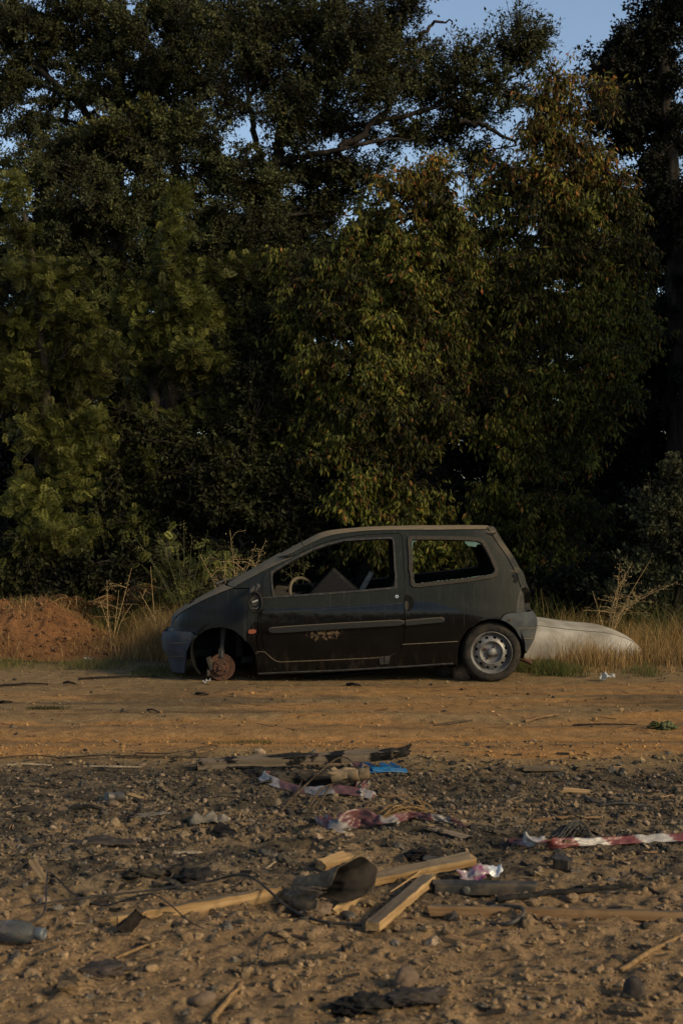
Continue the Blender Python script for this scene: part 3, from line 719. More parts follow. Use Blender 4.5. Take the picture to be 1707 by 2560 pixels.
# wiper arms left on the scuttle
b = MB(); q = edge3(c2(760, 345)); cw = W(*c1(278, 268), 11.95)
b.add(*tube([(cw.x-CXW-.06, -.28, cw.z+.005), (cw.x-CXW, -.22, cw.z+.03), (cw.x-CXW+.10, -.12, cw.z+.055), (cw.x-CXW+.2, .1, cw.z+.12)], [.014, .012, .008, .006], 6))
b.build("wiper", M['trim'], car)

# ---- dust-filled seams and beads
def bead(name, P, r, off, mat, parent, sides=(1, -1)):
    L = np.array(UZ(P)); L = np.array(dens_line([tuple(q) for q in L], .02, False)); N = nrm(L[:, 0], L[:, 1]); S = surf(L[:, 0], L[:, 1])+N*off
    for s in sides:
        b = MB(); Q = S.copy(); Q[:, 1] *= s; b.add(*tube(Q, r, 5)); b.build(name, mat, parent)
bead("bumper_line", pix(c2, "88,889 230,890 368,889"), .004, .013, M['dusttrim'], fb)
bead("bumper_line", pix(c2, "140,1016 230,1017 330,1016"), .004, .013, M['dusttrim'], fb)
bead("bumper_line", pix(c4, "1205,1114 1300,1112 1405,1103"), .004, .015, M['dusttrim'], rb)
bead("bumper_line", pix(c4, "1240,1218 1300,1219 1392,1212"), .0045, .015, M['dusttrim'], rb)
bead("seam_dust", pix(c3, "10,1290 80,1292 118,1322 150,1352 195,1383 240,1392 640,1376 1050,1358 1210,1350"), .0032, .001, M['dusttrim'], body)
bead("seam_dust", pix(c4, "22,1283 200,1274 420,1262 596,1252"), .0042, .003, M['dusttrim'], body)
bead("seam_dust", pix(c3, "64,762 300,750 640,722 1000,693 1362,662"), .0030, .003, M['dusttrim'], body)
bead("crease_line", pix(c3, "60,916 400,893 800,864 1200,835 1440,818"), .0025, .001, M['trim'], body)
bead("sill_edge", pix(c1, "418,618 560,612 700,607 850,599 1000,590 1180,578"), .010, -.004, M['trim'], body)
for s in (1, -1):
    b = MB(); panel(b, smooth_poly(UZ(pix(c2, "372,842 384,838 394,848 390,860 376,862")), 1), (), .017, .01, .02, .006, (s,)); b.build("bolt", M['mirrorgut'], fb)
for s in (1, -1):
    b = MB(); panel(b, smooth_poly(UZ(pix(c4, "1110,1022 1122,1016 1134,1026 1130,1042 1114,1044")), 1), (), .02, .012, .02, .006, (s,)); b.build("bolt", M['rust'], rb)
b = MB(); panel(b, UZ(pix(c3, "1205,1345 1252,1340 1250,1410 1212,1412")), (), .012, .02, .03, .01, (1,)); b.build("bent_bracket", M['trim'], car); b = MB(); panel(b, UZ(pix(c3, "1262,1335 1318,1325 1300,1405 1258,1410")), (), .012, .02, .03, .01, (1,))
b.build("bent_bracket", M['trim'], car)

# ---- glass left in the rear side windows
rg = np.random.default_rng(5)
def shard_poly(base, amp, seed):
    r_ = np.random.default_rng(seed); B = dens_line(base, .012, False); up = [(u, z+amp*(.25+r_.random())) for u, z in B]
    return B+up[::-1]
b = MB(); panel(b, shard_poly(UZ(pix(c4, "200,660 400,638 700,606 950,566 972,540")), .012, 3), (), -.006, .004, .02, .008, (1,))
b.build("broken_glass", M['shard'], car)
b = MB(); panel(b, UZ(pix(c4, "660,205 830,222 845,250 800,245 780,275 735,268 700,262 672,235")), (), -.006, .004, .02, .01, (1,)); b.build("broken_glass", M['shard'], car); b = MB()
panel(b, UZ(pix(c4, "118,205 200,205 170,216 135,228 128,300 133,420 128,560 150,640 135,655 112,500 108,300")), (), -.006, .004, .02, .01, (1,)); b.build("broken_glass", M['shard'], car)

# ---- broken mirror
mp = W(*c2(1013, 490), 11.28); mx, my, mz = mp.x-CXW, mp.y-CCY, mp.z
mir = empty("wing_mirror"); mir.parent = car; mir.location = (mx, my, mz); mir.rotation_euler = (0, rad(-4), 0)
def ell_ring(a, bb, r0, n=28, m=8, dep=.03):
    V = []; Fs = []
    for k in range(n):
        t = 2*math.pi*k/n
        for j in range(m):
            q = 2*math.pi*j/m; rr = 1+r0/a*math.cos(q); V.append((a*rr*math.cos(t), dep*math.sin(q), bb*(1+r0/bb*math.cos(q))*math.sin(t)))
    for k in range(n):
        for j in range(m): Fs.append((k*m+j, k*m+(j+1) % m, ((k+1) % n)*m+(j+1) % m, ((k+1) % n)*m+j))
    return V, Fs
b = MB(); b.add(*ell_ring(.055, .085, .0105)); b.build("mirror_shell", M['inner'], mir)
b = MB(); V, Fs = lathe([(0, .0), (.045, .0), (.05, -.004)], 24); b.add([(x*.98, .016-z, y*1.5) for x, y, z in V], Fs); b.build("mirror_backing", M['mirrorgut'], mir)
b = MB()
for r_ in (.012, .024, .034): b.add(*tube([(r_*math.cos(t), -.004, .01+r_*1.1*math.sin(t)) for t in np.linspace(0, 6.28, 20)], .0035, 5))
b.add(*tube([(-.03, -.004, -.05), (0, -.012, -.06), (.03, -.004, -.045)], .006, 5)); b.build("mirror_motor", M['mirrorgut'], mir)
b = MB(); b.add(*box(0, -.012, .008, .052, .006, .012, Matrix.Rotation(rad(-18), 3, 'Y'))); b.build("mirror_clip", M['chrome'], mir)
b = MB(); b.add(*tube([(-.03, .01, .07), (-.02, .03, .105), (.01, .06, .125), (.03, .09, .13)], [.022, .026, .024, .022], 8)); b.add(*tube([(.01, .0, .09), (.03, .01, .12), (.02, .05, .15)], .007, 5)); b.build("mirror_arm", M['trim'], mir)

# ---- underbody, wheel housings, inside
b = MB()
b.add(*box(.10, 0, .185, 2.05, 1.38, .05)); b.build("floor_pan", M['void'], car)
for nm, a in (("front_crossmember", (-1.38, 0, .22, .35, 1.0, .08)), ("rear_floor", (1.35, 0, .26, .45, 1.1, .06)), ("bulkhead", (-.95, 0, .42, .06, 1.36, .42)), ("engine_block", (-1.0, .0, .46, .85, .72, .42))):
    b = MB(); b.add(*box(*a)); bevel(b.build(nm, M['void'], car), .02)
def liner(cx, cz, r, y0, y1, a0, a1):
    V = []; Fs = []; n = 24
    for k in range(n+1):
        a = rad(a0+(a1-a0)*k/n)
        for y in (y0, y1): V.append((cx+r*math.cos(a), y, cz+r*math.sin(a)))
    for k in range(n): Fs.append((2*k, 2*k+1, 2*k+3, 2*k+2))
    V.append((cx, y1, cz)); c = len(V)-1
    for k in range(n): Fs.append((2*k+1, c, 2*k+3))
    return V, Fs
ax = W(*c2(685, 1010), 11.4); fx, fz = ax.x-CXW, ax.z
rw = W(1228, 1636, 11.42); rx, rz, RR = rw.x-CXW, .254, .256
for s in (-1, 1):
    b = MB(); b.add(*liner(fx+.0, fz+.02, .275, s*.735, s*.38, -45, 225)); b.build("wheel_housing", M['void'], car)
    b = MB(); b.add(*liner(rx+.0, rz+.04, .292, s*.745, s*.45, -20, 200)); b.build("wheel_housing", M['void'], car)
# strut, arm and rusty disc where the front wheel was
dk = W(*c2(682, 1180), 11.52); dx, dz = dk.x-CXW, dk.z
for s in (-1, 1):
    hub = empty("brake_assembly"); hub.parent = car; hub.location = (dx, s*.66, .118); hub.rotation_euler = (rad(90), 0, 0) if s < 0 else (rad(-90), 0, 0)
    b = MB(); b.add(*lathe([(0, .0), (.060, .0), (.062, .004), (.115, .004), (.118, 0), (.118, -.018), (.115, -.022), (.05, -.022)], 40)); disc = b.build("brake_disc", M['rust'], hub)
    b = MB(); b.add(*lathe([(.064, .006), (.068, .026), (.064, .032), (.030, .034), (.026, .044), (.021, .05), (.018, .047), (0, .046)], 36)); hb_ = b.build("hub", M['rust'], hub)
    for k in range(4):
        b = MB(); V, Fs = lathe([(.0068, .03), (.0068, .036), (0, .037)], 10); a = math.pi/4+k*math.pi/2; b.add([(p.x+.046*math.cos(a), p.y+.046*math.sin(a), p.z) for p in V], Fs); b.build("wheel_bolt", M['void'], hub)
    b = MB(); b.add(*box(-.098, .03, -.01, .045, .12, .07, Matrix.Rotation(rad(18), 3, 'Z'))); b.add(*box(-.115, -.05, .0, .03, .06, .05)); bevel(b.build("brake_caliper", M['seal'], hub), .01, 2)
    b = MB(); b.add(*tube([(0, .085, -.012), (.0, .14, -.015), (.005, .20, -.03), (.01, .34, -.08)], [.03, .022, .019, .03], 8)); b.add(*box(.0, .125, -.012, .05, .07, .03)); b.build("suspension_strut", M['trim'], hub)
    b = MB(); b.add(*tube([(.02, -.03, -.03), (.14, .02, -.12), (.25, .05, -.25)], [.02, .022, .025], 6)); b.build("control_arm", M['void'], hub)

# rear wheels
def wheel(s):
    w_ = empty("wheel"); w_.parent = car; w_.location = (rx, s*.735, rz); w_.rotation_euler = (rad(90), 0, 0) if s < 0 else (rad(-90), 0, 0)
    b = MB()
    prof = [(.172, -.13), (.20, -.145), (.235, -.145), (.250, -.125), (RR, -.09), (RR+.001, -.05), (RR, -.015), (.250, .006), (.243, .016), (.228, .024), (.205, .026), (.188, .022), (.180, .012), (.174, .004)]
    V, Fs = lathe(prof, 72); V = [Vector((p.x, p.y, p.z)) for p in V]
    for p in V:                                     # flattened foot on the ground
        if p.y < -.246: p.y = -.246-(p.y+.246)*-.15; 
    b.add(V, Fs)
    for k in range(72):                             # tread blocks
        a = 2*math.pi*k/72
        for zz_, w2 in ((-.02, .02), (-.06, .024), (-.10, .024)):
            Vb, Fb = box(RR+.001, 0, zz_, .007, .014, w2)
            if math.sin(a) > -.93: b.add([Matrix.Rotation(a, 3, 'Z') @ p for p in Vb], Fb)
    t_ = b.build("tyre", M['tyre'], w_, sharp=40)
    b = MB()
    b.add(*lathe([(.174, -.11), (.176, .004), (.181, .014), (.183, .017), (.178, .019), (.171, .012), (.166, -.002), (.160, -.022), (.153, -.030)], 64)); rim = b.build("rim", M['rim'], w_)
    # dished disc with vent holes near its edge
    n = 96; rings = [(.153, -.030), (.148, -.024), (.140, -.017), (.131, -.010), (.122, -.006), (.112, -.002), (.104, .003), (.099, .005), (.094, .002), (.090, -.010), (.086, -.022), (.070, -.026), (.055, -.026), (.040, -.022), (.034, -.020)]
    V = []; Fs = []
    for k in range(n):
        a = 2*math.pi*k/n
        for r_, h_ in rings: V.append((r_*math.cos(a), r_*math.sin(a), h_))
    m_ = len(rings)
    for k in range(n):
        kk = (k % 8)
        for i in range(m_-1):
            if 2 <= i <= 3 and kk in (3, 4, 5): continue
            Fs.append((k*m_+i, ((k+1) % n)*m_+i, ((k+1) % n)*m_+i+1, k*m_+i+1))
    b = MB(); b.add(V, Fs); b.build("wheel_disc", M['rim'], w_, sharp=60)
    b = MB(); b.add(*lathe([(.15, -.05), (0, -.052)], 32)); b.build("brake_drum", M['void'], w_)
    b = MB(); b.add(*lathe([(.040, -.022), (.038, -.012), (.030, -.006), (.026, .004), (.018, .008), (0, .009)], 32)); b.build("hub_cap", M['rim'], w_)
    for k in range(4):
        b = MB(); a = math.pi/4+k*math.pi/2+.3; V, Fs = lathe([(.010, -.026), (.010, -.012), (.007, -.009), (0, -.009)], 6); b.add([(p.x+.056*math.cos(a), p.y+.056*math.sin(a), p.z) for p in V], Fs); b.build("wheel_nut", M['rust'], w_)
wheel(-1); wheel(1)
b = MB(); b.add(*tube([(rx+.20, -.50, .20), (rx+.30, -.54, .17), (rx+.345, -.55, .155), (rx+.375, -.555, .135)], [.02, .02, .021, .019], 10)); b.build("exhaust_pipe", M['rust'], car)

# interior, seen through the empty windows
def L3(px, py, y): p = W(px, py, CCY+y); return Vector((p.x-CXW, y, p.z))
b = MB()
p = L3(*c1(505, 300), -.2); V = []; Fs = []
pr = [(-.16, -.30), (-.16, .02), (-.10, .045), (-.03, .05), (.05, .035), (.09, .0), (.10, -.06), (.08, -.30)]
for yy in (-.66, -.1, .62): V += [(p.x+a, yy, p.z-.01+c) for a, c in pr]
for j in range(2):
    for k in range(8): Fs.append((j*8+k, j*8+(k+1) % 8, (j+1)*8+(k+1) % 8, (j+1)*8+k))
Fs += [tuple(range(8)), tuple(range(23, 15, -1))]
b.add(V, Fs); b.add(*box(p.x+.02, -.30, p.z+.045, .14, .26, .05)); bevel(b.build("dashboard", M['seal'], car), .02, 3)
sw = empty("steering_wheel"); sw.parent = car; p = L3(*c1(596, 300), -.33); sw.location = (p.x, -.33, p.z-.03)
sw.rotation_euler = Vector((.70, -.62, .36)).to_track_quat('Z', 'Y').to_euler()
b = MB(); n = 40
b.add(*tube([(.172*math.cos(t), .172*math.sin(t), 0) for t in np.linspace(0, 2*math.pi, n)], .0145, 8, False)); b.build("wheel_ring", M['tan_dust'], sw)
b = MB(); b.add(*box(0, 0, -.02, .13, .10, .05)); bevel(b.build("wheel_hub", M['inner'], sw), .02, 2)
for a in (.2, math.pi-.2, -math.pi/2): b = MB(); b.add(*tube([(.04*math.cos(a), .04*math.sin(a), -.01), (.168*math.cos(a), .168*math.sin(a), 0)], [.02, .012], 6)); b.build("wheel_spoke", M['inner'], sw)
b = MB(); b.add(*tube([(0, 0, -.03), (0, 0, -.3)], .03, 8)); b.build("steering_column", M['inner'], sw)
def cushion(name, w, hgt, t, mat, parent, loc, rot, taper=.86, bv=.28):
    bm = bmesh.new(); bmesh.ops.create_cube(bm, size=1)
    for v in bm.verts:
        v.co.x *= t; v.co.y *= w*(taper if v.co.z > 0 else 1); v.co.z *= hgt
    bmesh.ops.bevel(bm, geom=bm.edges[:], offset=min(w, hgt, t)*bv, segments=4, affect='EDGES', profile=.6)
    me = bpy.data.meshes.new(name); bm.to_mesh(me); bm.free(); me.polygons.foreach_set("use_smooth", np.ones(len(me.polygons), dtype=bool))
    o = new_obj(name, me, mat, parent); o.location = loc; o.rotation_euler = rot; return o
st = empty("front_seat"); st.parent = car; st.location = (-.05, -.33, .2)
cushion("seat_cushion", .46, .16, .48, M['seat'], st, (.0, 0, .12), (0, rad(-8), 0))
p = L3(*c1(712, 268), -.33); cushion("seat_back", .44, .52, .50, M['seat'], st, (p.x+.05, 0, p.z-.2-.20), (0, rad(43), 0), .95, .07)
st = empty("front_seat"); st.parent = car; st.location = (.05, .35, .2)
cushion("seat_cushion", .46, .16, .48, M['seat'], st, (-.1, 0, .12), (0, rad(-8), 0))
p = L3(*c1(826, 224), .30); cushion("seat_back", .44, .62, .14, M['seat'], st, (p.x-.05-.12, 0, p.z-.2-.26), (0, rad(30), 0), .8)
cushion("seat_back_trim", .40, .40, .05, M['seatgrey'], st, (p.x-.05-.02, -.02, p.z-.2-.16), (0, rad(30), 0), .8)
cushion("headrest", .26, .12, .10, M['seat'], st, (p.x-.05+.0, 0, p.z-.2+.045), (0, rad(30), 0), .8)
st = empty("rear_seat"); st.parent = car; st.location = (.62, 0, .2)
p = L3(*c1(905, 236), -.1); cushion("seat_back", 1.15, .50, .16, M['seat'], st, (p.x-.62+.05, 0, p.z-.2-.22), (0, rad(32), 0), .92)
cushion("seat_cushion", 1.15, .18, .48, M['seat'], st, (-.05, 0, .14), (0, 0, 0), .95)
for s in (1, -1):                                   # inner skins below the window lines
    b = MB(); panel(b, UZ(pix(c4, "60,720 400,690 980,610 1200,820 1190,940 900,1000 600,1200 590,1480 60,1500")), (), -.05, .012, .05, .03, (s,)); b.build("inner_trim", M['inner'], car); b = MB()
    panel(b, UZ(pix(c3, "90,800 700,745 1360,690 1420,1240 240,1340")), (), -.06, .012, .05, .03, (s,)); b.build("inner_trim", M['inner'], car)
b = MB(); b.add(*box(1.32, 0, .62, .10, 1.0, .12)); b.build("parcel_shelf", M['inner'], car)
# ================================================================== SCRAPS ON THE GROUND
def m_wood(name, a, b, scale=1.0, rough=.8, burn=0.0, burncol=(.012, .011, .010)):
    t = NT(name); g = t.noise(1.0, 5, .6, mapscale=(3*scale, 55*scale, 55*scale)); f = t.noise(22, 4)
    c = t.mix(t.ramp(g, .32, .68), a, b); c = t.mix(t.math('MULTIPLY', t.ramp(f, .5, .75), .35), c, tuple(x*.45 for x in a))
    if burn: c = t.mix(t.ramp(t.noise(6.5, 5, .6), .62-burn*.3, .68-burn*.3), c, burncol)
    t.bump(g, .35, .006); return t.out(c, rough, .15)
M['wood_fresh'] = m_wood("split_pine", (.31, .185, .080), (.56, .365, .175))
M['wood_grey'] = m_wood("weathered_pine", (.13, .098, .065), (.225, .17, .112))
M['wood_brown'] = m_wood("dull_pine", (.19, .105, .048), (.30, .185, .095))
M['wood_burnt'] = m_wood("scorched_plank", (.17, .125, .080), (.30, .225, .150), burn=.28)
M['char'] = m_simple("charcoal", (.016, .015, .014), .9, .15, 0, .6, 60, .5, (.06, .05, .04), .5)
M['stick'] = m_simple("dry_stick", (.10, .07, .045), .9, .1, 0, .4, 60, .3)
M['darkstick'] = m_simple("dark_stick", (.030, .024, .020), .9, .1, 0, .4, 60, .3)
M['palestick'] = m_simple("bleached_stick", (.36, .28, .19), .85, .1, 0, .3, 60, .2)
M['straw2'] = m_simple("dead_straw", (.30, .185, .085), .85, .1, 0, .35, 60, 0)
M['cable'] = m_simple("black_cable", (.020, .019, .019), .6, .3, 0, .3, 60, 0, (.10, .075, .05), .5)
M['blue'] = m_simple("blue_plastic", (.010, .14, .36), .45, .4, 0, .25, 30, .1, (.16, .2, .25), .3)
M['blackplastic'] = m_simple("dusty_black_plastic", (.040, .038, .036), .6, .3, 0, .35, 40, .15, (.14, .105, .07), .75)
M['sheet_outer'] = m_simple("scorched_sheet_metal", (.24, .17, .105), .9, .1, 0, .5, 22, .5, (.060, .045, .033), .75)
M['sheet_inner'] = m_simple("sooty_inside", (.030, .025, .021), .8, .2, 0, .5, 20, .3, (.12, .085, .055), .45)
M['cloth'] = m_simple("scorched_cloth", (.085, .07, .052), .95, .05, 0, .5, 16, .5, (.02, .018, .016), .85)
M['greycloth'] = m_simple("ash_grey_cloth", (.20, .175, .14), .95, .05, 0, .35, 22, .4, (.07, .06, .05), .6)
M['tan'] = m_simple("tan_cardboard", (.33, .235, .135), .9, .1, 0, .3, 30, .2, (.17, .11, .06), .5)
M['leafgreen'] = m_simple("faded_green_leaf", (.14, .15, .055), .7, .2, 0, .35, 40, .2, (.05, .06, .025), .6)
M['dullmetal'] = m_simple("dull_metal", (.16, .15, .135), .55, .4, .5, .3, 40, .15, (.12, .08, .05), .6)
M['hull'] = m_simple("weathered_white_shell", (.52, .48, .41), .65, .25, 0, .14, 7, .08, (.24, .20, .14), .75)
M['whiteplastic'] = m_simple("dirty_white_plastic", (.55, .54, .52), .5, .3, 0, .2, 30, .2, (.3, .25, .2), .4)
M['rock'] = m_simple("brown_rock", (.20, .14, .095), .9, .1, 0, .35, 25, .5, (.10, .075, .055), .5)
M['darkrock'] = m_simple("dark_rock", (.060, .050, .045), .9, .1, 0, .4, 25, .5, (.14, .10, .07), .5)
M['paperpink'] = None
M['bottle'] = m_glass("cloudy_clear_plastic", (.11, .12, .115), .55)
M['bottlecap'] = m_simple("grey_blue_cap", (.10, .12, .14), .5, .4, 0, .2, 40, .1, (.2, .15, .1), .4)
M['clearwrap'] = m_glass("clear_film", (.60, .62, .60), .55)

def orient(A, B, roll=0.0):
    x = (B-A).normalized(); up = Vector((0, 0, 1)); y = up.cross(x).normalized(); z = x.cross(y)
    R = Matrix((x, y, z)).transposed() @ Matrix.Rotation(roll, 3, 'X'); return R
def plank(name, label, cat, A, B, wd, th, roll=0.0, mats=None, seed=1, jag=(0.01, 0.05), taper=1.0, n=18, group=None, bow=0.0):
    rg = np.random.default_rng(seed); L = (B-A).length; mats = mats or [M['wood_grey'], M['wood_fresh']]
    cs = [(-.5, -.5), (-.17, -.5), (.17, -.5), (.5, -.5), (.5, 0), (.5, .5), (.17, .5), (-.17, .5), (-.5, .5), (-.5, 0)]
    m = len(cs); V = []; Fs = []; mi = []
    ja, jb = rg.random(m)*jag[0]*1.5, rg.random(m)*jag[1]*1.5
    for i in range(n+1):
        f = i/n; tp = 1+(taper-1)*f; lum = 1+.05*math.sin(f*9+seed)
        for k, (a, b_) in enumerate(cs):
            x = -L/2+L*f
            if i == 0: x += ja[k]
            if i == n: x -= jb[k]
            V.append((x, a*wd*tp*lum*(.93+.14*float(vn(f*7, seed, 4)))+rg.normal(0, wd*.02), b_*th*(.5+.5*tp)*(.9+.2*float(vn(f*9, seed+k*.7, 5)))+rg.normal(0, th*.03)+bow*math.sin(math.pi*f)))
    for i in range(n):
        for k in range(m):
            k2 = (k+1) % m; Fs.append((i*m+k, i*m+k2, (i+1)*m+k2, (i+1)*m+k)); mi.append(0 if k in (0, 1, 2, 5, 6, 7) else 1)
    Fs += [tuple(range(m-1, -1, -1)), tuple(n*m+k for k in range(m))]; mi += [1, 1]
    for e in (0, 1):                                   # torn slivers at a ragged end
        if jag[e] < .03: continue
        for q in range(5):
            yy, zz = rg.uniform(-.42, .42)*wd*(taper if e else 1), rg.uniform(-.4, .4)*th; sg = 1 if e else -1; x0 = sg*(L/2-jag[e]*1.2); l = jag[e]*rg.uniform(.8, 1.9); w_ = wd*rg.uniform(.05, .12); h_ = th*rg.uniform(.06, .14); c0 = len(V)
            V += [(x0, yy-w_, zz-h_), (x0, yy+w_, zz-h_), (x0, yy+w_, zz+h_), (x0, yy-w_, zz+h_), (x0+sg*l, yy+rg.normal(0, w_), zz+rg.normal(0, h_*1.5))]
            Fs += [(c0, c0+1, c0+4), (c0+1, c0+2, c0+4), (c0+2, c0+3, c0+4), (c0+3, c0, c0+4)]; mi += [1]*4
    b = MB(); b.add(V, Fs, (1, 1, 1), mi); o = b.build(name, mats, None, sharp=28)
    o.matrix_world = Matrix.Translation((A+B)/2) @ orient(A, B, roll).to_4x4(); return tag(o, label, cat, group)
def rod(name, label, cat, P, r, mat, n=24, sides=6, group=None, jit=0.0, seed=1, ends=(1, .6)):
    rg = np.random.default_rng(seed); S = spline(P, n); S = S+rg.normal(0, jit, S.shape) if jit else S
    o0 = S.mean(0); b = MB(); b.add(*tube(S-o0, np.linspace(r*ends[0], r*ends[1], n), sides)); o = b.build(name, mat, None, sharp=60); o.location = o0
    return tag(o, label, cat, group)
def lump(name, label, cat, p, size, mat, seed, sub=4, amp=.35, fr=2.2, rz=0.0, ridge=0.0, sink=.35, group=None, tilt=0.0):
    V, T = ico(sub); s = seed*3.1
    nz = fbm(V[:, 0]*fr+s, V[:, 1]*fr+V[:, 2]*fr*.8, seed)-.5+.5*(fbm(V[:, 0]*fr*3+s, V[:, 2]*fr*3+V[:, 1]*2, seed+5)-.5)
    if ridge: nz = nz+ridge*(np.abs(np.sin(V[:, 0]*6+4*fbm(V[:, 1]*2+s, V[:, 2]*2, seed)))-.5)
    V = V*(1+amp*2*nz[:, None])*np.array(size)[None]/2
    b = MB(); b.add(V, [tuple(t) for t in T]); o = b.build(name, mat, None, sharp=50)
    o.location = Vector(p)+Vector((0, 0, size[2]*(.5-sink))); o.rotation_euler = (0, tilt, rz); return tag(o, label, cat, group)
def sheet(name, label, cat, p, sx, sy, amp, mat, seed, fr=3.0, rz=0.0, th=.002, up=.01, n=30, tilt=(0, 0), fold=0.0, outline=None, group=None, col=None):
    "a crumpled thin sheet with real thickness"
    u, v = np.meshgrid(np.linspace(-.5, .5, n), np.linspace(-.5, .5, n)); u, v = u.ravel(), v.ravel()
    e = 1+.25*(fbm(u*5+seed, v*5, seed)-.5)*2
    z = amp*(fbm(u*fr+seed, v*fr, seed, 4)-.35)+fold*np.abs(np.sin(u*7+3*fbm(v*2, u*2, seed)))
    P = np.stack([u*sx*e, v*sy*e, z], 1); id_ = np.arange(n*n).reshape(n, n)
    q = np.stack([id_[:-1, :-1], id_[:-1, 1:], id_[1:, 1:], id_[1:, :-1]], -1).reshape(-1, 4)
    if outline:
        c = u[q].mean(1), v[q].mean(1); a = np.arctan2(c[1], c[0]); q = q[np.hypot(*c) < .5*outline(a)]
    me = np_mesh(name, P, q, 4, col(u, v) if col else None, True); o = new_obj(name, me, mat)
    sm = o.modifiers.new("thickness", 'SOLIDIFY'); sm.thickness = th
    o.location = Vector(p)+Vector((0, 0, up)); o.rotation_euler = (tilt[0], tilt[1], rz); return tag(o, label, cat, group)
blob_out = lambda s: (lambda a: .72+.22*np.sin(2*a+s)+.14*np.sin(3*a+2*s)+.10*np.sin(5*a+s))

# ---- fresh-broken battens in the foreground
A, B = G(268, 2318, .020), G(712, 2258, .042)
plank("wooden_batten", "long pale batten with bright split side lying left of the scorched metal scrap", "batten", A, B, .022, .052, rad(6), [M['wood_grey'], M['wood_fresh']], 11, (.10, .02))
A, B = G(862, 2222, .020), G(1186, 2170, .040)
plank("wooden_batten", "splintered batten pointing up toward the pink wrapper", "batten", A, B, .042, .036, rad(22), [M['wood_grey'], M['wood_fresh']], 12, (.10, .03), 1.12)
rod("splinter", "long raw splinter torn loose beside the batten near the pink wrapper", "splinter", [G(975, 2243, .02), G(1020, 2222, .03), G(1062, 2185, .035)], .009, M['wood_fresh'], 12, 5, ends=(.3, .5))
A, B = G(930, 2338, .034), G(1078, 2212, .046)
plank("wooden_batten", "short thick batten with grey top and layered sawn end nearest the camera", "batten", A, B, .054, .032, rad(-4), [M['wood_grey'], M['wood_fresh']], 13, (.004, .05))
A, B = G(1058, 2290, .024), G(1760, 2300, .008)
plank("wooden_batten", "long dull brown batten half sunk in the soil running off to the right", "batten", A, B, .036, .038, rad(-8), [M['wood_grey'], M['wood_brown']], 14, (.02, .05), .72)
plank("wood_chunk", "jagged orange wood chunk behind the scorched metal scrap", "wood scrap", G(800, 2185, .03), G(874, 2160, .035), .045, .035, .4, [M['wood_fresh'], M['wood_fresh']], 15, (.01, .03), 1.2, 8)
plank("wood_chunk", "flat orange wood flake leaning right of the scorched metal scrap", "wood scrap", G(842, 2292, .01), G(920, 2240, .045), .055, .012, .7, [M['wood_fresh'], M['wood_fresh']], 16, (.03, .03), .5, 8)
plank("wood_chunk", "dark charred wedge of wood standing in front of the left batten", "wood scrap", G(300, 2340, .0), G(352, 2338, .075), .022, .060, .3, [M['char'], M['darkstick']], 17, (.03, .03), .35, 8)
plank("wood_stub", "short broken stub of lath below the black bracket loop", "wood scrap", G(1108, 2352, .008), G(1214, 2372, .008), .018, .016, .2, [M['wood_brown'], M['wood_fresh']], 18, (.02, .015), 1.1, 8)
plank("wood_stub", "thin brown lath half buried at the right below the long batten", "wood scrap", G(1352, 2318, .004), G(1470, 2325, .004), .016, .014, .1, [M['wood_brown'], M['wood_brown']], 19, (.03, .02), .7, 8)
for i, (a, b_, r, lab, mt) in enumerate([
    ((1550, 2425), (1720, 2340), .010, "curved pale stick entering at the lower right edge", 'straw2'), ((527, 2545), (605, 2455), .010, "bare stick poking up near the bottom left", 'straw2'),
    ((290, 2388), (410, 2362), .006, "thin tan sliver just below the charred wedge", 'straw2'), ((665, 2170), (722, 2148), .005, "pale peeled stick behind the scorched metal scrap", 'palestick'),
    ((20, 1917), (130, 1916), .010, "bleached bone like stick at the far left on the ash", 'palestick'), ((210, 1921), (355, 1921), .008, "thin tan lath at the left edge of the ash field", 'palestick'),
    ((140, 1899), (380, 1895), .005, "dark flat strip along the left edge of the ash field", 'darkstick'), ((300, 1898), (520, 1897), .008, "grey flat splinter between dark strip and scorched plank", 'stick'),
    ((180, 2038), (262, 2036), .014, "short black stick in the charcoal at far left", 'char'), ((1330, 2060), (1500, 2054), .010, "straight tan lath in the cinders above the striped tape", 'wood_brown'),
    ((0, 1717), (122, 1713), .012, "long dark stick on the road at far left", 'darkstick'), ((196, 1699), (400, 1693), .012, "long thin dark rod lying left of the front bumper", 'darkstick'),  # the one by the bumper: a dark line, built as a rod
    ((1085, 1810), (1180, 1798), .008, "thin tan stick on the road below the rear wheel", 'stick'), ((1310, 1799), (1395, 1792), .012, "bundle like brown stick in the middle of the road at right", 'wood_brown'),
    ((1430, 1812), (1590, 1810), .007, "long thin dark stick on the road beside the green leaf heap", 'darkstick'), ((160, 1709), (190, 1713), .012, "stubby dark stick on the road left of the brake disc", 'darkstick'),
    ((490, 1737), (522, 1738), .012, "stubby dark stick on the road below the brake disc", 'darkstick'), ((868, 1714), (902, 1718), .016, "stubby dark stick on the road below the car door", 'darkstick'),
    ((370, 1775), (398, 1788), .007, "small crooked twig on the left road", 'darkstick'), ((0, 1753), (32, 1753), .012, "dark stick cut by the left edge of the photo", 'darkstick'),
    ((700, 1936), (570, 1930), .012, "dark curved stick under the scorched plank", 'char')]):
    A, B = G(*a), G(*b_); rg = np.random.default_rng(600+i); m = (A+B)/2+Vector((rg.normal(0, .01), rg.normal(0, .02), .006))
    rod("stick", lab, "stick", [A+Vector((0, 0, r*.6)), m+Vector((0, 0, r)), B+Vector((0, 0, r*.8))], r, M[mt], 14, 6, jit=r*.12, seed=i, ends=(1, .55))
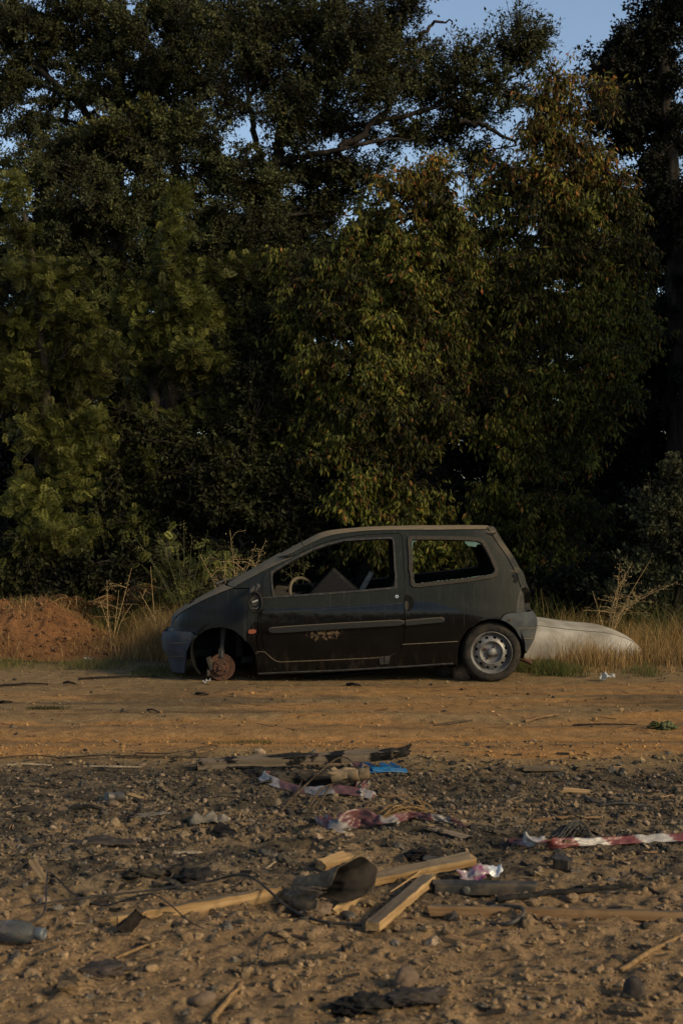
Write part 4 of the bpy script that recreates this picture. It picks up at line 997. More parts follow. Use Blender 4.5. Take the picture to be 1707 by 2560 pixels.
plank("wood_scrap", "short grey plank with dark end lying on the road at right", "wood scrap", G(1297, 1926, .014), G(1404, 1926, .014), .05, .020, 0, [M['wood_grey'], M['wood_grey']], 21, (.02, .02), 1.0, 8)
plank("wood_scrap", "bright splintered chip of wood right of the blue plastic", "wood scrap", G(1396, 1980, .012), G(1486, 1984, .010), .05, .012, .3, [M['wood_fresh'], M['wood_fresh']], 22, (.05, .09), .6, 8)
plank("wood_scrap", "tan flake of wood on the pale gravel below the blue plastic", "wood scrap", G(945, 1986, .008), G(1030, 1990, .008), .07, .008, .1, [M['wood_brown'], M['wood_brown']], 23, (.04, .05), .8, 8)
plank("wood_scrap", "orange curled flake of wood at the far left", "wood scrap", G(78, 2192, .05), G(118, 2224, .012), .035, .008, .6, [M['wood_fresh'], M['wood_fresh']], 24, (.02, .02), .5, 8)
plank("wood_scrap", "orange chip of wood on the left ash field", "wood scrap", G(316, 1990, .012), G(362, 1998, .010), .03, .012, .2, [M['wood_fresh'], M['wood_fresh']], 25, (.03, .03), .7, 8)
plank("wood_scrap", "charred dark board lying under the striped tape", "wood scrap", G(1060, 2085, .012), G(1180, 2108, .010), .06, .016, .1, [M['wood_burnt'], M['char']], 26, (.06, .04), .8, 10)

# ---- the scorched plank on its pile
A, B = W(478, 1913, 7.62), W(1004, 1884, 7.52); A.z = max(A.z, .03)
beam = plank("scorched_plank", "long scorched plank with a blackened lifted tip resting on the burnt heap", "plank", A, B, .085, .046, rad(4), [M['wood_burnt'], M['wood_burnt']], 31, (.16, .10), 1.05, 26)
b = MB(); V, T = ico(3); nz = fbm(V[:, 0]*3, V[:, 1]*3+V[:, 2]*2, 5)-.5; L = (B-A).length
b.add(V*(1+.5*nz[:, None])*np.array([[.10, .045, .03]])+np.array([[L/2-.05, 0, .004]]), [tuple(t) for t in T])
b.add(*tube([(L/2-.05, 0, 0), (L/2+.02, 0, .022), (L/2+.06, .01, .05)], [.03, .02, .006], 6)); o = b.build("charred_tip", M['char'], beam)
b = MB(); b.add(V*(1+.6*nz[:, None])*np.array([[.15, .045, .018]])+np.array([[-.02, 0, .018]]), [tuple(t) for t in T]); b.build("charred_patch", M['char'], beam)
plank("scorched_lath", "thin scorched lath behind the left end of the long plank", "plank", W(440, 1917, 7.75), W(640, 1902, 7.75), .05, .02, 0, [M['wood_burnt'], M['wood_burnt']], 32, (.08, .05), 1.0, 10)
lump("burnt_cloth", "black crumpled burnt cloth bundle under the long plank", "burnt cloth", G(765, 1962), (.50, .22, .115), M['cloth'], 3, 5, .42, 3.0, .1, .4)
lump("burnt_cloth", "small charred fold hanging left of the bundle under the plank", "burnt cloth", G(648, 1945), (.22, .12, .06), M['char'], 4, 4, .4, 2.5, .2, .2)
lump("burnt_cloth", "brown ragged lump at the right end of the bundle", "burnt cloth", G(880, 1972), (.15, .12, .12), M['greycloth'], 5, 4, .4, 2.6, .1, .3)
rod("cardboard_roll", "tan crumpled cardboard roll sticking out right of the burnt bundle", "cardboard", [W(832, 1944, 7.0), W(880, 1940, 6.98), W(924, 1932, 6.96)], .036, M['tan'], 16, 12, jit=.003, ends=(1.0, .9))
sheet("cardboard_scrap", "ragged tan cardboard flap on top of the roll", "cardboard", W(862, 1928, 7.02), .22, .12, .05, M['tan'], 6, 4, .2, .004, .0, 20, (.3, .1), .0, blob_out(1))
def straw_bundle(name, label, cat, stalks, r, mat, seed):
    rg = np.random.default_rng(seed); c = stalks[0][0]; root_o = None; b = MB()
    for st in stalks:
        S = spline(st, 14); b.add(*tube([Vector(p)-c for p in S], np.linspace(r*rg.uniform(.8, 1.2), r*.45, 14), 5))
    o = b.build(name, mat, None, sharp=60); o.location = c; return tag(o, label, cat)
straw_bundle("dead_branch", "forked dry branch leaning on the burnt bundle", "branch", [[G(702, 2032, .01), G(760, 1985, .05), G(850, 1960, .13), W(900, 1925, 7.1)], [G(770, 2030, .01), G(810, 1990, .06), W(868, 1955, 6.95)], [G(735, 2010, .03), G(748, 1985, .05), W(755, 1950, 7.0)], [G(790, 2024, .01), G(832, 1985, .06), W(880, 1945, 6.9)]], .0065, M['stick'], 41)
rg = np.random.default_rng(42); ST = []
for i in range(26):
    a, c_ = G(rg.uniform(925, 1010), rg.uniform(2030, 2062)), G(rg.uniform(1010, 1100), rg.uniform(2030, 2062)); ST.append([a+Vector((0, 0, .01)), (a+c_)/2+Vector((0, rg.normal(0, .02), rg.uniform(.02, .07))), c_+Vector((0, 0, rg.uniform(.0, .04)))])
for i in range(6): a = G(rg.uniform(990, 1050), 2050); ST.append([a, a+Vector((rg.normal(0, .05), 0, .05)), a+Vector((rg.normal(0, .08), 0, .11))])
straw_bundle("straw_bundle", "tangle of dry brown stalks behind the striped tape", "straw", ST, .0045, M['straw2'], 43)
lump("charred_lump", "black charred lump behind the tangle of stalks", "charred lump", G(1020, 2030), (.20, .10, .05), M['char'], 44, 4, .4, 2.4)

# ---- blue plastic
b = MB()
for (p, q, w_) in (((905, 1914), (945, 1934), .022), ((930, 1936), (1017, 1931), .034), ((950, 1922), (990, 1930), .03), ((975, 1920), (1000, 1928), .02)):
    A, B = G(*p, .03), G(*q, .018); R = orient(A, B, .5); V, Fs = box(0, 0, 0, (B-A).length, w_, .006); c = (A+B)/2-G(930, 1934); b.add([R @ v+c for v in V], Fs)
V, Fs = box(.03, .0, .02, .16, .07, .005, Matrix.Rotation(.25, 3, 'X') @ Matrix.Rotation(.12, 3, 'Z')); b.add(V, Fs)
o = b.build("plastic_shard", M['blue'], None, sharp=20); o.location = G(930, 1934); bevel(o, .002); tag(o, "bright blue broken plastic piece beside the scorched plank", "plastic")

# ---- red and white barrier tape
def m_tape():
    t = NT("barrier_tape"); n = t.noise(40, 5); c = t.mix(t.math('MULTIPLY', t.ramp(n, .45, .75), .45), t.attr(), (.15, .11, .08)); t.bump(t.noise(28, 4), .5, .01); return t.out(c, .4, .35)
M['tape'] = m_tape()
def tape(label, P, width, twist, seed, period=.17, phase=0.0, red=(.20, .050, .050), white=(.42, .385, .35), crumple=.006, wv=None, duty=.5):
    rg = np.random.default_rng(seed); n = 260; S = spline(P, n); L = np.concatenate([[0], np.cumsum(np.linalg.norm(np.diff(S, axis=0), axis=1))]); m = 9; V = []; C = []
    tg_ = np.gradient(S, axis=0); tg_ /= np.linalg.norm(tg_, axis=1, keepdims=True)
    tw = spline([(a, 0, 0) for a in twist], n)[:, 0]; ww = np.ones(n)*width if wv is None else spline([(a, 0, 0) for a in wv], n)[:, 0]*width
    for i in range(n):
        s = np.cross([0, 0, 1.0], tg_[i]); s /= np.linalg.norm(s); u = np.cross(tg_[i], s); a = tw[i]; side = s*math.cos(a)+u*math.sin(a); nn = np.cross(tg_[i], side)
        for j in range(m):
            f = j/(m-1)-.5; curl = .10*math.sin(L[i]*9+seed)*(f*f*4)
            p = S[i]+side*f*ww[i]+nn*(curl*ww[i]+crumple*(float(vn(L[i]*30, f*5+seed, seed))-.5)*2); p[2] = max(p[2], gz(p[0], p[1])+.004+.002*(j % 2)); V.append(p)
            C.append(red if ((L[i]+phase+f*ww[i]*.8)/(2*period)) % 1 < duty else white)
    o0 = V[0].copy(); V = np.array(V)-o0; id_ = np.arange(n*m).reshape(n, m); q = np.stack([id_[:-1, :-1], id_[:-1, 1:], id_[1:, 1:], id_[1:, :-1]], -1).reshape(-1, 4)
    o = new_obj("barrier_tape", np_mesh("barrier_tape", V, q, 4, np.array(C), True), M['tape']); o.location = o0
    sm = o.modifiers.new("thickness", 'SOLIDIFY'); sm.thickness = .0012; tag(o, label, "tape"); return o
tape("red and white striped tape with a folded white knot at the right edge", [G(1272, 2104, .012), G(1296, 2108, .02), G(1322, 2118, .045), G(1352, 2128, .06), G(1385, 2128, .04), G(1440, 2124, .03), G(1560, 2114, .03), G(1800, 2112, .03)],
     .075, (.5, .6, 1.9, 3.4, 1.6, .9, .8, .8), 51, .15, .06, wv=(.35, .5, 1.0, 1.0, .7, .5, .55, .55), crumple=.008, red=(.20, .055, .052), white=(.46, .42, .38))
tape("dirty crumpled mostly red striped tape in the cinders below the dead branch", [G(800, 2052, .03), G(840, 2078, .03), G(900, 2070, .05), G(960, 2078, .035), G(1020, 2064, .035), G(1070, 2068, .022), G(1120, 2072, .014), G(1165, 2080, .006)],
     .075, (.3, .7, 1.2, .4, 1.3, 1.0, .7, .4), 54, .15, .03, wv=(.9, 1.4, 1.1, .7, .5, .45, .45, .25), crumple=.018, red=(.135, .050, .050), white=(.22, .195, .18), duty=.68)
tape("crumpled red and white striped tape trapped under the burnt bundle", [G(672, 1960, .02), G(655, 1966, .025), G(690, 1975, .03), G(760, 1984, .03), G(850, 1990, .03), G(930, 1995, .02)], .055, (1.1, .9, .8, .9, .8, .6), 52, .16, .10, red=(.14, .065, .066), white=(.29, .27, .27))
tape("small pink tangle of striped tape at the right of the burnt bundle", [G(880, 1955, .09), G(905, 1960, .08), G(890, 1985, .03), G(918, 1975, .07), G(900, 1994, .02), G(940, 1988, .02)], .035, (.4, 1.2, 2, .6, 1.5, .4), 53, .07, .0, red=(.15, .06, .062), white=(.28, .26, .25))

# ---- scorched curled sheet metal
def curled():
    c = G(778, 2276, .066); ax = Vector((.66, -.72, .20)).normalized(); ss = Vector((0, 0, 1)).cross(ax).normalized(); uu = ax.cross(ss)
    nA, nL = 64, 24; Vo = []; Vi = []
    for i in range(nA):
        a = rad(-48+268*i/(nA-1)); fl = max(0, math.cos(a-rad(28)))**1.5; tear = .075*float(vn(a*1.7, 0, 9))+.030*float(vn(a*6, 0, 10))
        for j in range(nL):
            f = j/(nL-1); l = -.115+(.150+.075*fl+tear)*f
            r = .062*(1+.12*math.sin(a*2+.6))*(.82+.18*f)+.085*fl*f**2+.085*(float(fbm(a*1.25, f*2.0, 62))-.5)-.030*math.exp(-((a-1.9)/.35)**2)*(1-.5*f)+.007*(float(vn(a*8, f*7, 63))-.5)
            for VV, dr in ((Vo, 0), (Vi, -.004)): VV.append(ax*l+ss*((r+dr)*1.15*math.cos(a))+uu*((r+dr)*.90*math.sin(a)))
    n = nA*nL; q = [(i*nL+j, i*nL+j+1, (i+1)*nL+j+1, (i+1)*nL+j) for i in range(nA-1) for j in range(nL-1)]
    rim = [i*nL+nL-1 for i in range(nA)]; back = [i*nL for i in range(nA)]; e0 = list(range(nL)); e1 = [(nA-1)*nL+j for j in range(nL)]
    ed = [(L[k], L[k+1], L[k+1]+n, L[k]+n) for L in (rim, back, e0, e1) for k in range(len(L)-1)]
    b = MB(); b.add(Vo+Vi, q+[tuple(k+n for k in f[::-1]) for f in q]+ed+[tuple(k+n for k in back)], (1, 1, 1), [0]*len(q)+[1]*len(q)+[0]*len(ed)+[1]); o = b.build("sheet_metal_scrap", [M['sheet_outer'], M['sheet_inner']], None, sharp=60); o.location = c
    tag(o, "scorched curled sheet metal scrap with a dark hollow among the battens", "metal scrap")
    b = MB(); V, T = ico(4); nz = fbm(V[:, 0]*3, V[:, 1]*3+V[:, 2]*2, 8)-.5; b.add(V*(1+.7*nz[:, None])*np.array([[.070, .060, .034]])+np.array([[.010, -.040, -.052]]), [tuple(t) for t in T]); b.build("caked_dirt", M['rock'], o)
    b = MB(); V, Fs = lathe([(0, .012), (.006, .011), (.011, .005), (.012, -.006)], 14); R = Vector((-.05, -1, .45)).to_track_quat('Z', 'Y').to_matrix(); b.add([R @ p+Vector((-.005, -.094, -.030)) for p in V], Fs); b.build("bolt", M['dullmetal'], o)
    return o
curled()
# ---- black plastic channel with a bolt
A, B = G(1080, 2232, .03), G(1342, 2234, .022); R = orient(A, B, 0); Ln = (B-A).length
chn = empty("plastic_channel", (A+B)/2, "dusty black plastic channel with a round bolt behind the dull brown batten", "plastic channel"); chn.rotation_euler = R.to_euler()
b = MB(); b.add(*box(0, 0, .018, Ln, .055, .005)); b.add(*box(0, -.026, -.004, Ln*.96, .005, .040)); b.add(*box(0, .026, -.004, Ln, .005, .040)); b.add(*box(Ln*.3, 0, -.006, .004, .046, .034)); bevel(b.build("channel_body", M['blackplastic'], chn), .002)
b = MB(); V, Fs = lathe([(.016, 0), (.016, .006), (.011, .008), (.010, .012), (0, .013)], 20); R2 = Matrix.Rotation(rad(90), 3, 'X'); b.add([R2 @ p+Vector((-Ln*.18, -.029, -.004)) for p in V], Fs); b.build("bolt", M['dullmetal'], chn)
rod("charred_branch", "charred black branch lying behind the end of the plastic channel", "branch", [G(1240, 2262, .02), G(1380, 2250, .02), G(1480, 2242, .02), G(1580, 2236, .025)], .014, M['char'], 24, 7, jit=.003)
rod("rubber_loop", "black flat rubber loop pressed into soil below the dull brown batten", "rubber loop", [G(1200, 2290, .012), G(1245, 2286, .02), G(1300, 2300, .02), G(1305, 2318, .016), G(1270, 2326, .01), G(1225, 2318, .008)], .008, M['blackplastic'], 36, 6, ends=(1, 1))

# ---- pink and silver wrapper
def m_wrap():
    t = NT("printed_wrapper"); n = t.noise(24, 5, .6); n2 = t.noise(60, 4)
    c = t.mix(t.ramp(n, .42, .56), (.34, .28, .28), (.26, .06, .13)); c = t.mix(t.ramp(n2, .55, .66), c, (.45, .44, .43)); X, Y_, Z_ = t.xyz(); c = t.mix(t.ramp(X, .045, .06), c, (.62, .64, .66))
    return t.out(c, .3, .5)
M['wrap'] = m_wrap()
sheet("sweet_wrapper", "crumpled pink and silver wrapper above the plastic channel", "wrapper", G(1192, 2196), .21, .13, .075, M['wrap'], 63, 3.5, .1, .0015, .012, 34, (.25, 0), .02, blob_out(.3))

# ---- clear bottle at the left edge
A, B = G(-60, 2340, .045), G(112, 2362, .030); R = (B-A).normalized().to_track_quat('Z', 'Y').to_matrix(); Lb = (B-A).length
bt = empty("plastic_bottle", A, "dirty clear plastic bottle cut by the left edge of the photo", "bottle"); bt.rotation_euler = R.to_euler()
pr = [(.0, -.06), (.035, -.06), (.042, -.05), (.043, Lb-.17), (.039, Lb-.16), (.043, Lb-.15), (.043, Lb-.115), (.040, Lb-.085), (.031, Lb-.058), (.020, Lb-.040), (.015, Lb-.034), (.0145, Lb-.02)]
b = MB(); V, Fs = lathe(pr, 36); V = [Vector((p.x*(1+.12*math.sin(p.z*40)), p.y*(.9+.1*math.cos(p.z*31)), p.z)) for p in V]; b.add(V, Fs); b.build("bottle_body", M['bottle'], bt, sharp=60)
b = MB(); V, Fs = lathe([(.014, Lb-.030), (.021, Lb-.030), (.022, Lb-.026), (.022, Lb-.006), (.020, Lb-.002), (.016, Lb), (.012, Lb-.004), (0, Lb-.004)], 30); b.add(V, Fs); b.build("bottle_cap", M['bottlecap'], bt, sharp=40)

# ---- cables and wires
rod("cable", "thin black cable looping from the bottle over the pale batten", "cable", [G(60, 2312, .012), G(110, 2290, .02), G(118, 2240, .05), G(128, 2232, .06), G(190, 2248, .03), G(260, 2275, .02), G(380, 2292, .07), G(470, 2328, .02), G(510, 2342, .01)], .0040, M['cable'], 70, 6)
rod("cable", "thick black cable crossing over the pale batten to the metal scrap", "cable", [G(60, 2277, .012), G(200, 2262, .02), G(400, 2248, .03), G(520, 2243, .05), G(620, 2258, .075), G(720, 2290, .04), G(800, 2318, .015), G(905, 2322, .012)], .0060, M['cable'], 70, 6, ends=(.6, 1))
rod("wire", "thin wire half buried in a loop at the lower middle", "wire", [G(682, 2340, .012), G(655, 2365, .02), G(645, 2405, .02), G(660, 2445, .01)], .003, M['cable'], 40, 5)
rod("wire", "thin black wire trailing over the cinders at the right", "wire", [G(1455, 1992, .02), G(1465, 2010, .03), G(1490, 2016, .01), G(1560, 2018, .012), G(1640, 2022, .01)], .006, M['cable'], 40, 5)
straw_bundle("wire_tangle", "tangle of burnt black wires above the striped tape at right", "wire", [[G(1390+rg.uniform(-15, 40), 2105-rg.uniform(0, 20), .01), G(1430+rg.uniform(-20, 20), 2088, .03+.05*rg.random()), G(1465+rg.uniform(-20, 15), 2075+rg.uniform(0, 25), .01)] for i in range(18)], .0055, M['cable'], 64)
straw_bundle("wire_tangle", "flat bundle of black wires lying right of the bright wood chip", "wire", [[G(1490+rg.uniform(0, 30), 2013+rg.uniform(-5, 8), .01), G(1560, 2012+rg.uniform(-5, 8), .02), G(1620+rg.uniform(-20, 20), 2014+rg.uniform(-4, 8), .01)] for i in range(9)], .005, M['cable'], 65)
straw_bundle("strap", "flattened dark strap and strips along the edge of the road at left", "strap", [[G(0, 1900, .012), G(90, 1898, .02), G(190, 1905, .02), G(330, 1898, .018)], [G(340, 1890, .012), G(430, 1896, .03), G(530, 1884, .035), G(540, 1890, .03), G(480, 1898, .02)], [G(130, 1907, .01), G(260, 1900, .02), G(420, 1898, .015)]], .0045, M['stick'], 66)

# ---- burnt lumps, cloth, rubber
lump("charred_lump", "glossy black charred lump with frayed grey fibres left of the metal scrap", "charred lump", G(490, 2205), (.17, .12, .055), M['char'], 71, 4, .4, 2.6, .1, .2)
lump("charred_rag", "frayed grey burnt rag behind the glossy charred lump", "burnt cloth", G(470, 2182), (.19, .10, .055), M['cloth'], 72, 4, .45, 2.6, .1, .35)
lump("charred_rag", "dark burnt rag half buried left of the glossy charred lump", "burnt cloth", G(360, 2192), (.15, .09, .05), M['cloth'], 73, 4, .45, 2.6, .3, .3)
lump("foam_scrap", "black pitted foam scrap behind the splintered batten", "foam", G(1062, 2140), (.16, .10, .05), M['char'], 74, 4, .45, 3.4, .2, .2)
sheet("grey_sheet", "flat grey scorched board piece beside the pitted foam", "board", G(1100, 2148), .16, .10, .02, M['blackplastic'], 75, 3, .3, .006, .014, 20, (.25, .1), 0, blob_out(2))
plank("rubber_block", "square black rubber block standing near the striped tape at right", "rubber", G(1382, 2172, .03), G(1428, 2176, .03), .04, .05, .3, [M['blackplastic'], M['blackplastic']], 76, (.004, .012), .8, 6)
lump("charred_lump", "broad black burnt patch of rubber at the bottom edge", "charred lump", G(905, 2515), (.20, .12, .055), M['char'], 77, 5, .45, 2.6, 0, .2)
lump("charred_lump", "low black burnt crust right of the broad patch at the bottom edge", "charred lump", G(1040, 2510), (.20, .11, .035), M['darkrock'], 78, 5, .45, 2.6, .2, .2)
lump("charred_lump", "dark burnt crust in front of the left batten", "charred lump", G(255, 2420), (.18, .12, .04), M['darkrock'], 79, 4, .45, 2.6, .4, .2)
sheet("cloth_scrap", "ash grey folded cloth scrap in the charcoal left of the striped tape", "cloth", G(520, 2058), .20, .15, .07, M['greycloth'], 80, 3, .3, .003, .012, 26, (.35, .1), .02, blob_out(1.2))
plank("black_wedge", "small black plastic wedge right of the ash grey cloth", "plastic", G(538, 2078, .035), G(592, 2088, .008), .06, .012, .7, [M['char'], M['char']], 81, (.01, .01), .4, 6)
sheet("grey_sheet", "long pale grey flattened strip in the charcoal at left", "board", G(370, 2046), .22, .07, .02, M['greycloth'], 82, 3, -.05, .004, .012, 22, (.2, 0), 0, blob_out(.5))
sheet("paper_scrap", "flat bleached paper scrap on the ash left of the metal scrap", "paper", G(470, 2122), .15, .05, .015, M['palestick'], 83, 4, .05, .002, .012, 20, (.25, 0), 0, blob_out(2.2))
sheet("grey_sheet", "dark earth covered board lying flat at the left", "board", G(250, 2118), .32, .16, .04, M['darkrock'], 84, 3, -.1, .008, .014, 26, (.1, 0), 0, blob_out(.9))
cn = rod("crushed_can", "crushed dark can on the ash at left", "can", [G(266, 2008, .03), G(288, 2006, .03), G(310, 2006, .03)], .026, M['dullmetal'], 12, 14, jit=.002, ends=(1, 1))
lump("leaf_heap", "green withered leaf heap on the road at far right", "leaves", G(1652, 1822), (.07, .05, .03), M['leafgreen'], 85, 3, .3)
lf_o = bpy.context.scene.objects["leaf_heap"]; b = MB(); rgl = np.random.default_rng(86)
for i in range(26):
    a = rgl.uniform(0, 6.28); S = spline([(0, 0, .01), (.05*math.cos(a), .03*math.sin(a), .035*rgl.random()+.01), ((.07+.06*rgl.random())*math.cos(a), .05*math.sin(a), .02*rgl.random())], 6)
    for k in range(5):
        w_ = .020*math.sin(math.pi*(k+.5)/5.5); w2 = .020*math.sin(math.pi*(k+1.5)/6.5); sd = np.array([-math.sin(a), math.cos(a), .5]); b.add([S[k]-sd*w_, S[k]+sd*w_, S[k+1]+sd*w2, S[k+1]-sd*w2], [(0, 1, 2, 3)])
o = b.build("leaf", M['leafgreen'], lf_o); sm = o.modifiers.new("thickness", 'SOLIDIFY'); sm.thickness = .002

# ---- single stones one can point to
for px, py, s, mt, lab in [(1015, 2465, (.10, .07, .09), 'rock', "pointed pinkish stone near the bottom middle"), (1585, 2490, (.075, .07, .085), 'darkrock', "dark muddy clod standing at the lower right"), (510, 2500, (.085, .06, .05), 'rock', "smooth round stone at the bottom left of the middle"),
    (870, 2290, (.08, .05, .03), 'dullmetal', "blue grey flat stone left of the thick short batten"), (730, 2275, (.07, .05, .035), 'rock', "flat brown stone in front of the metal scrap"), (1480, 1996, (.075, .05, .04), 'darkrock', "rounded stone right of the bright wood chip"),
    (35, 1818, (.05, .04, .03), 'rock', "round stone on the orange road at far left"), (356, 1916, (.06, .045, .03), 'rock', "round tan stone left of the scorched plank"), (155, 2030, (.07, .05, .04), 'rock', "pale round stone beside the short black stick"),
    (282, 2016, (.07, .05, .04), 'rock', "tan stone in front of the crushed can"), (1110, 1780, (.05, .03, .02), 'darkrock', "small dark stone on the road below the rear wheel"), (1540, 2395, (.05, .03, .03), 'darkrock', "dark clod above the curved pale stick at right")]:
    lump("stone", lab, "stone", G(px, py), s, M[mt], int(px), 3, .22, 1.6, px*.1, 0, .3)

# ---- around and under the wreck
lump("boulder", "dark boulder wedged under the sill in front of the rear wheel", "boulder", W(1122, 1694, 11.85).xy.to_3d(), (.27, .30, .24), M['darkrock'], 91, 4, .2, 1.5, .4, 0, .2)
lump("boulder", "pale brown boulder against the rear tyre under the car", "boulder", W(1156, 1690, 11.62).xy.to_3d(), (.17, .18, .17), M['rock'], 92, 4, .22, 1.5, .9, 0, .2)
for i, px in enumerate((985, 1010, 1035, 1060, 1085)):
    lump("boulder", ["tan stone at the left of the row seen under the sill", "second stone of the row seen under the sill", "middle stone of the row seen under the sill", "fourth stone of the row seen under the sill", "orange tan stone at the right of the row seen under the sill"][i], "boulder",
         W(px, 1680, 13.2).xy.to_3d(), (.15, .15, .11+.02*(i % 2)), M['rock'], 93+i, 3, .25, 1.6, i*.8, 0, .2, group="stones behind the car")
plank("fallen_strip", "long black sill strip hanging down under the car", "plastic strip", W(760, 1694, 11.55), W(1000, 1672, 11.7), .05, .016, .2, [M['void'], M['void']], 98, (.06, .03), 1, 10)
sheet("plastic_sheet", "crumpled white plastic sheet on the ground under the car", "plastic sheet", W(848, 1683, 12.6).xy.to_3d(), .42, .25, .10, M['whiteplastic'], 99, 4, .1, .003, .01, 26, (0, 0), .02, blob_out(.4))
sheet("tissue", "small white crumpled tissue beside the rusty brake disc", "tissue", G(516, 1709), .07, .05, .05, M['whiteplastic'], 100, 4, .1, .003, .008, 16, (.4, 0), .02, blob_out(.8))
sheet("tissue", "tiny white scrap of paper at the foot of the dirt heap", "tissue", G(222, 1652), .09, .04, .03, M['whiteplastic'], 101, 4, .1, .003, .01, 14, (.4, 0), .02, blob_out(1.8))
sheet("film_scrap", "crumpled clear plastic film at the edge of the grass right of the car", "plastic film", G(1512, 1702), .16, .12, .10, M['clearwrap'], 102, 3.5, .1, .002, .02, 26, (.7, .1), .03, blob_out(.7))
# the white shell lying behind the car
def hull():
    d = 13.55; pts = [(1180, 1527), (1250, 1530), (1345, 1541), (1400, 1549), (1450, 1555), (1500, 1560), (1535, 1570), (1565, 1584), (1586, 1602), (1595, 1620), (1597, 1640)]
    n = 60; S = spline([W(px, py, d) for px, py in pts], n); m = 25; V = []
    c0 = Vector(S[0])
    for i in range(n):
        f = i/(n-1); zt = max(S[i][2], .06); wd = .52*(1-max(0, (f-.55)/.45)**3.2)+.05
        for j in range(m):
            a = math.pi*(j/(m-1)); cx_, sx_ = math.cos(a), math.sin(a)
            yy = -cx_/abs(cx_)**.35*wd if abs(cx_) > 1e-6 else 0; yy = -math.copysign(abs(cx_)**.65, cx_)*wd; zz = zt*sx_**.62
            step = .012 if a < rad(38) or a > rad(142) else 0.0
            V.append((S[i][0]-c0.x, yy-math.copysign(step, -yy)*-0+(-step if yy < 0 else step), zz-.02))
    Fs = [(i*m+j, (i+1)*m+j, (i+1)*m+j+1, i*m+j+1) for i in range(n-1) for j in range(m-1)]
    Fs.append(tuple((n-1)*m+j for j in range(m))); Fs.append(tuple(range(m-1, -1, -1)))
    root = empty("upturned_hull", (c0.x, d+.15, gz(c0.x, d)), "smooth white hull like shell lying in the dry grass behind the car", "hull")
    b = MB(); b.add(V, Fs); o = b.build("shell", M['hull'], root, sharp=30)
    b = MB(); J = 7
    P = [Vector(V[i*m+J])+Vector((0, -.004, 0)) for i in range(0, n)]
    b.add(*tube(P, .0038, 6)); b.build("rim_line", M['mirrorgut'], root)
hull()
# ================================================================== TREES, SHRUBS, WEEDS
LAIK, SPRK = 2.5, .95
TWIG = {'oak': (3, .24), 'shadeoak': (3, .22), 'cherry': (2, .20), 'cherrytop': (2, .22), 'broad': (2, .18), 'sage': (2, .15), 'yellow': (2, .18)}
def unit(a): return a/(np.linalg.norm(a, axis=-1, keepdims=True)+1e-9)
def leaf_quads(pos, d, L, Wd, rg, fold=.18, up=None):
    n = len(pos); d = unit(d)
    r = rg.normal(size=(n, 3)) if up is None else up+rg.normal(0, .45, (n, 3))
    s = unit(np.cross(d, r)); nn = np.cross(s, d)
    L = np.asarray(L)[:, None]*np.ones((n, 1)) if np.ndim(L) else np.full((n, 1), L); Wd = np.asarray(Wd)[:, None] if np.ndim(Wd) else np.full((n, 1), Wd)
    m = pos+d*L*.45+nn*Wd*fold
    return np.stack([pos, m+s*Wd*.5, pos+d*L-nn*Wd*fold*.6, m-s*Wd*.5], 1).reshape(-1, 3)
PAL = {
 'cherry': ([(.080, .090, .013), (.115, .114, .018), (.055, .063, .011), (.155, .138, .023), (.22, .105, .026), (.17, .06, .02)], [.33, .28, .20, .13, .04, .02]),
 'cherrytop': ([(.112, .106, .016), (.150, .130, .021), (.076, .078, .014), (.22, .155, .026), (.33, .14, .032), (.26, .085, .026)], [.28, .24, .16, .16, .11, .05]),
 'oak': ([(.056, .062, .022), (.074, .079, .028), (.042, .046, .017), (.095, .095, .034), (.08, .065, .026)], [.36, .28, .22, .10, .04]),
 'shadeoak': ([(.010, .012, .006), (.015, .017, .008), (.021, .022, .010)], [.5, .35, .15]),  # thicket shade painted in as near-black leaf colour
 'mimosa': ([(.094, .104, .024), (.120, .124, .030), (.150, .145, .036), (.066, .074, .018)], [.36, .28, .18, .18]),
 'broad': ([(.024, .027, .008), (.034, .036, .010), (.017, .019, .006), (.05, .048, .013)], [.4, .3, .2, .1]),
 'yellow': ([(.095, .092, .014), (.125, .115, .018), (.07, .07, .012)], [.4, .3, .3]),
 'sage': ([(.070, .074, .034), (.09, .092, .042), (.05, .054, .025)], [.4, .35, .25]),
}
SPEC = {'cherry': (.074, .028), 'cherrytop': (.074, .028), 'oak': (.050, .028), 'shadeoak': (.056, .032), 'mimosa': (.125, .05), 'broad': (.062, .036), 'yellow': (.06, .034), 'sage': (.052, .030)}
def pick(kind, n, rg):
    c, w = PAL[kind]; c = np.array(c); w = np.array(w)/sum(w)
    return c[rg.choice(len(c), n, p=w)]*np.exp(rg.normal(0, .22, (n, 1)))
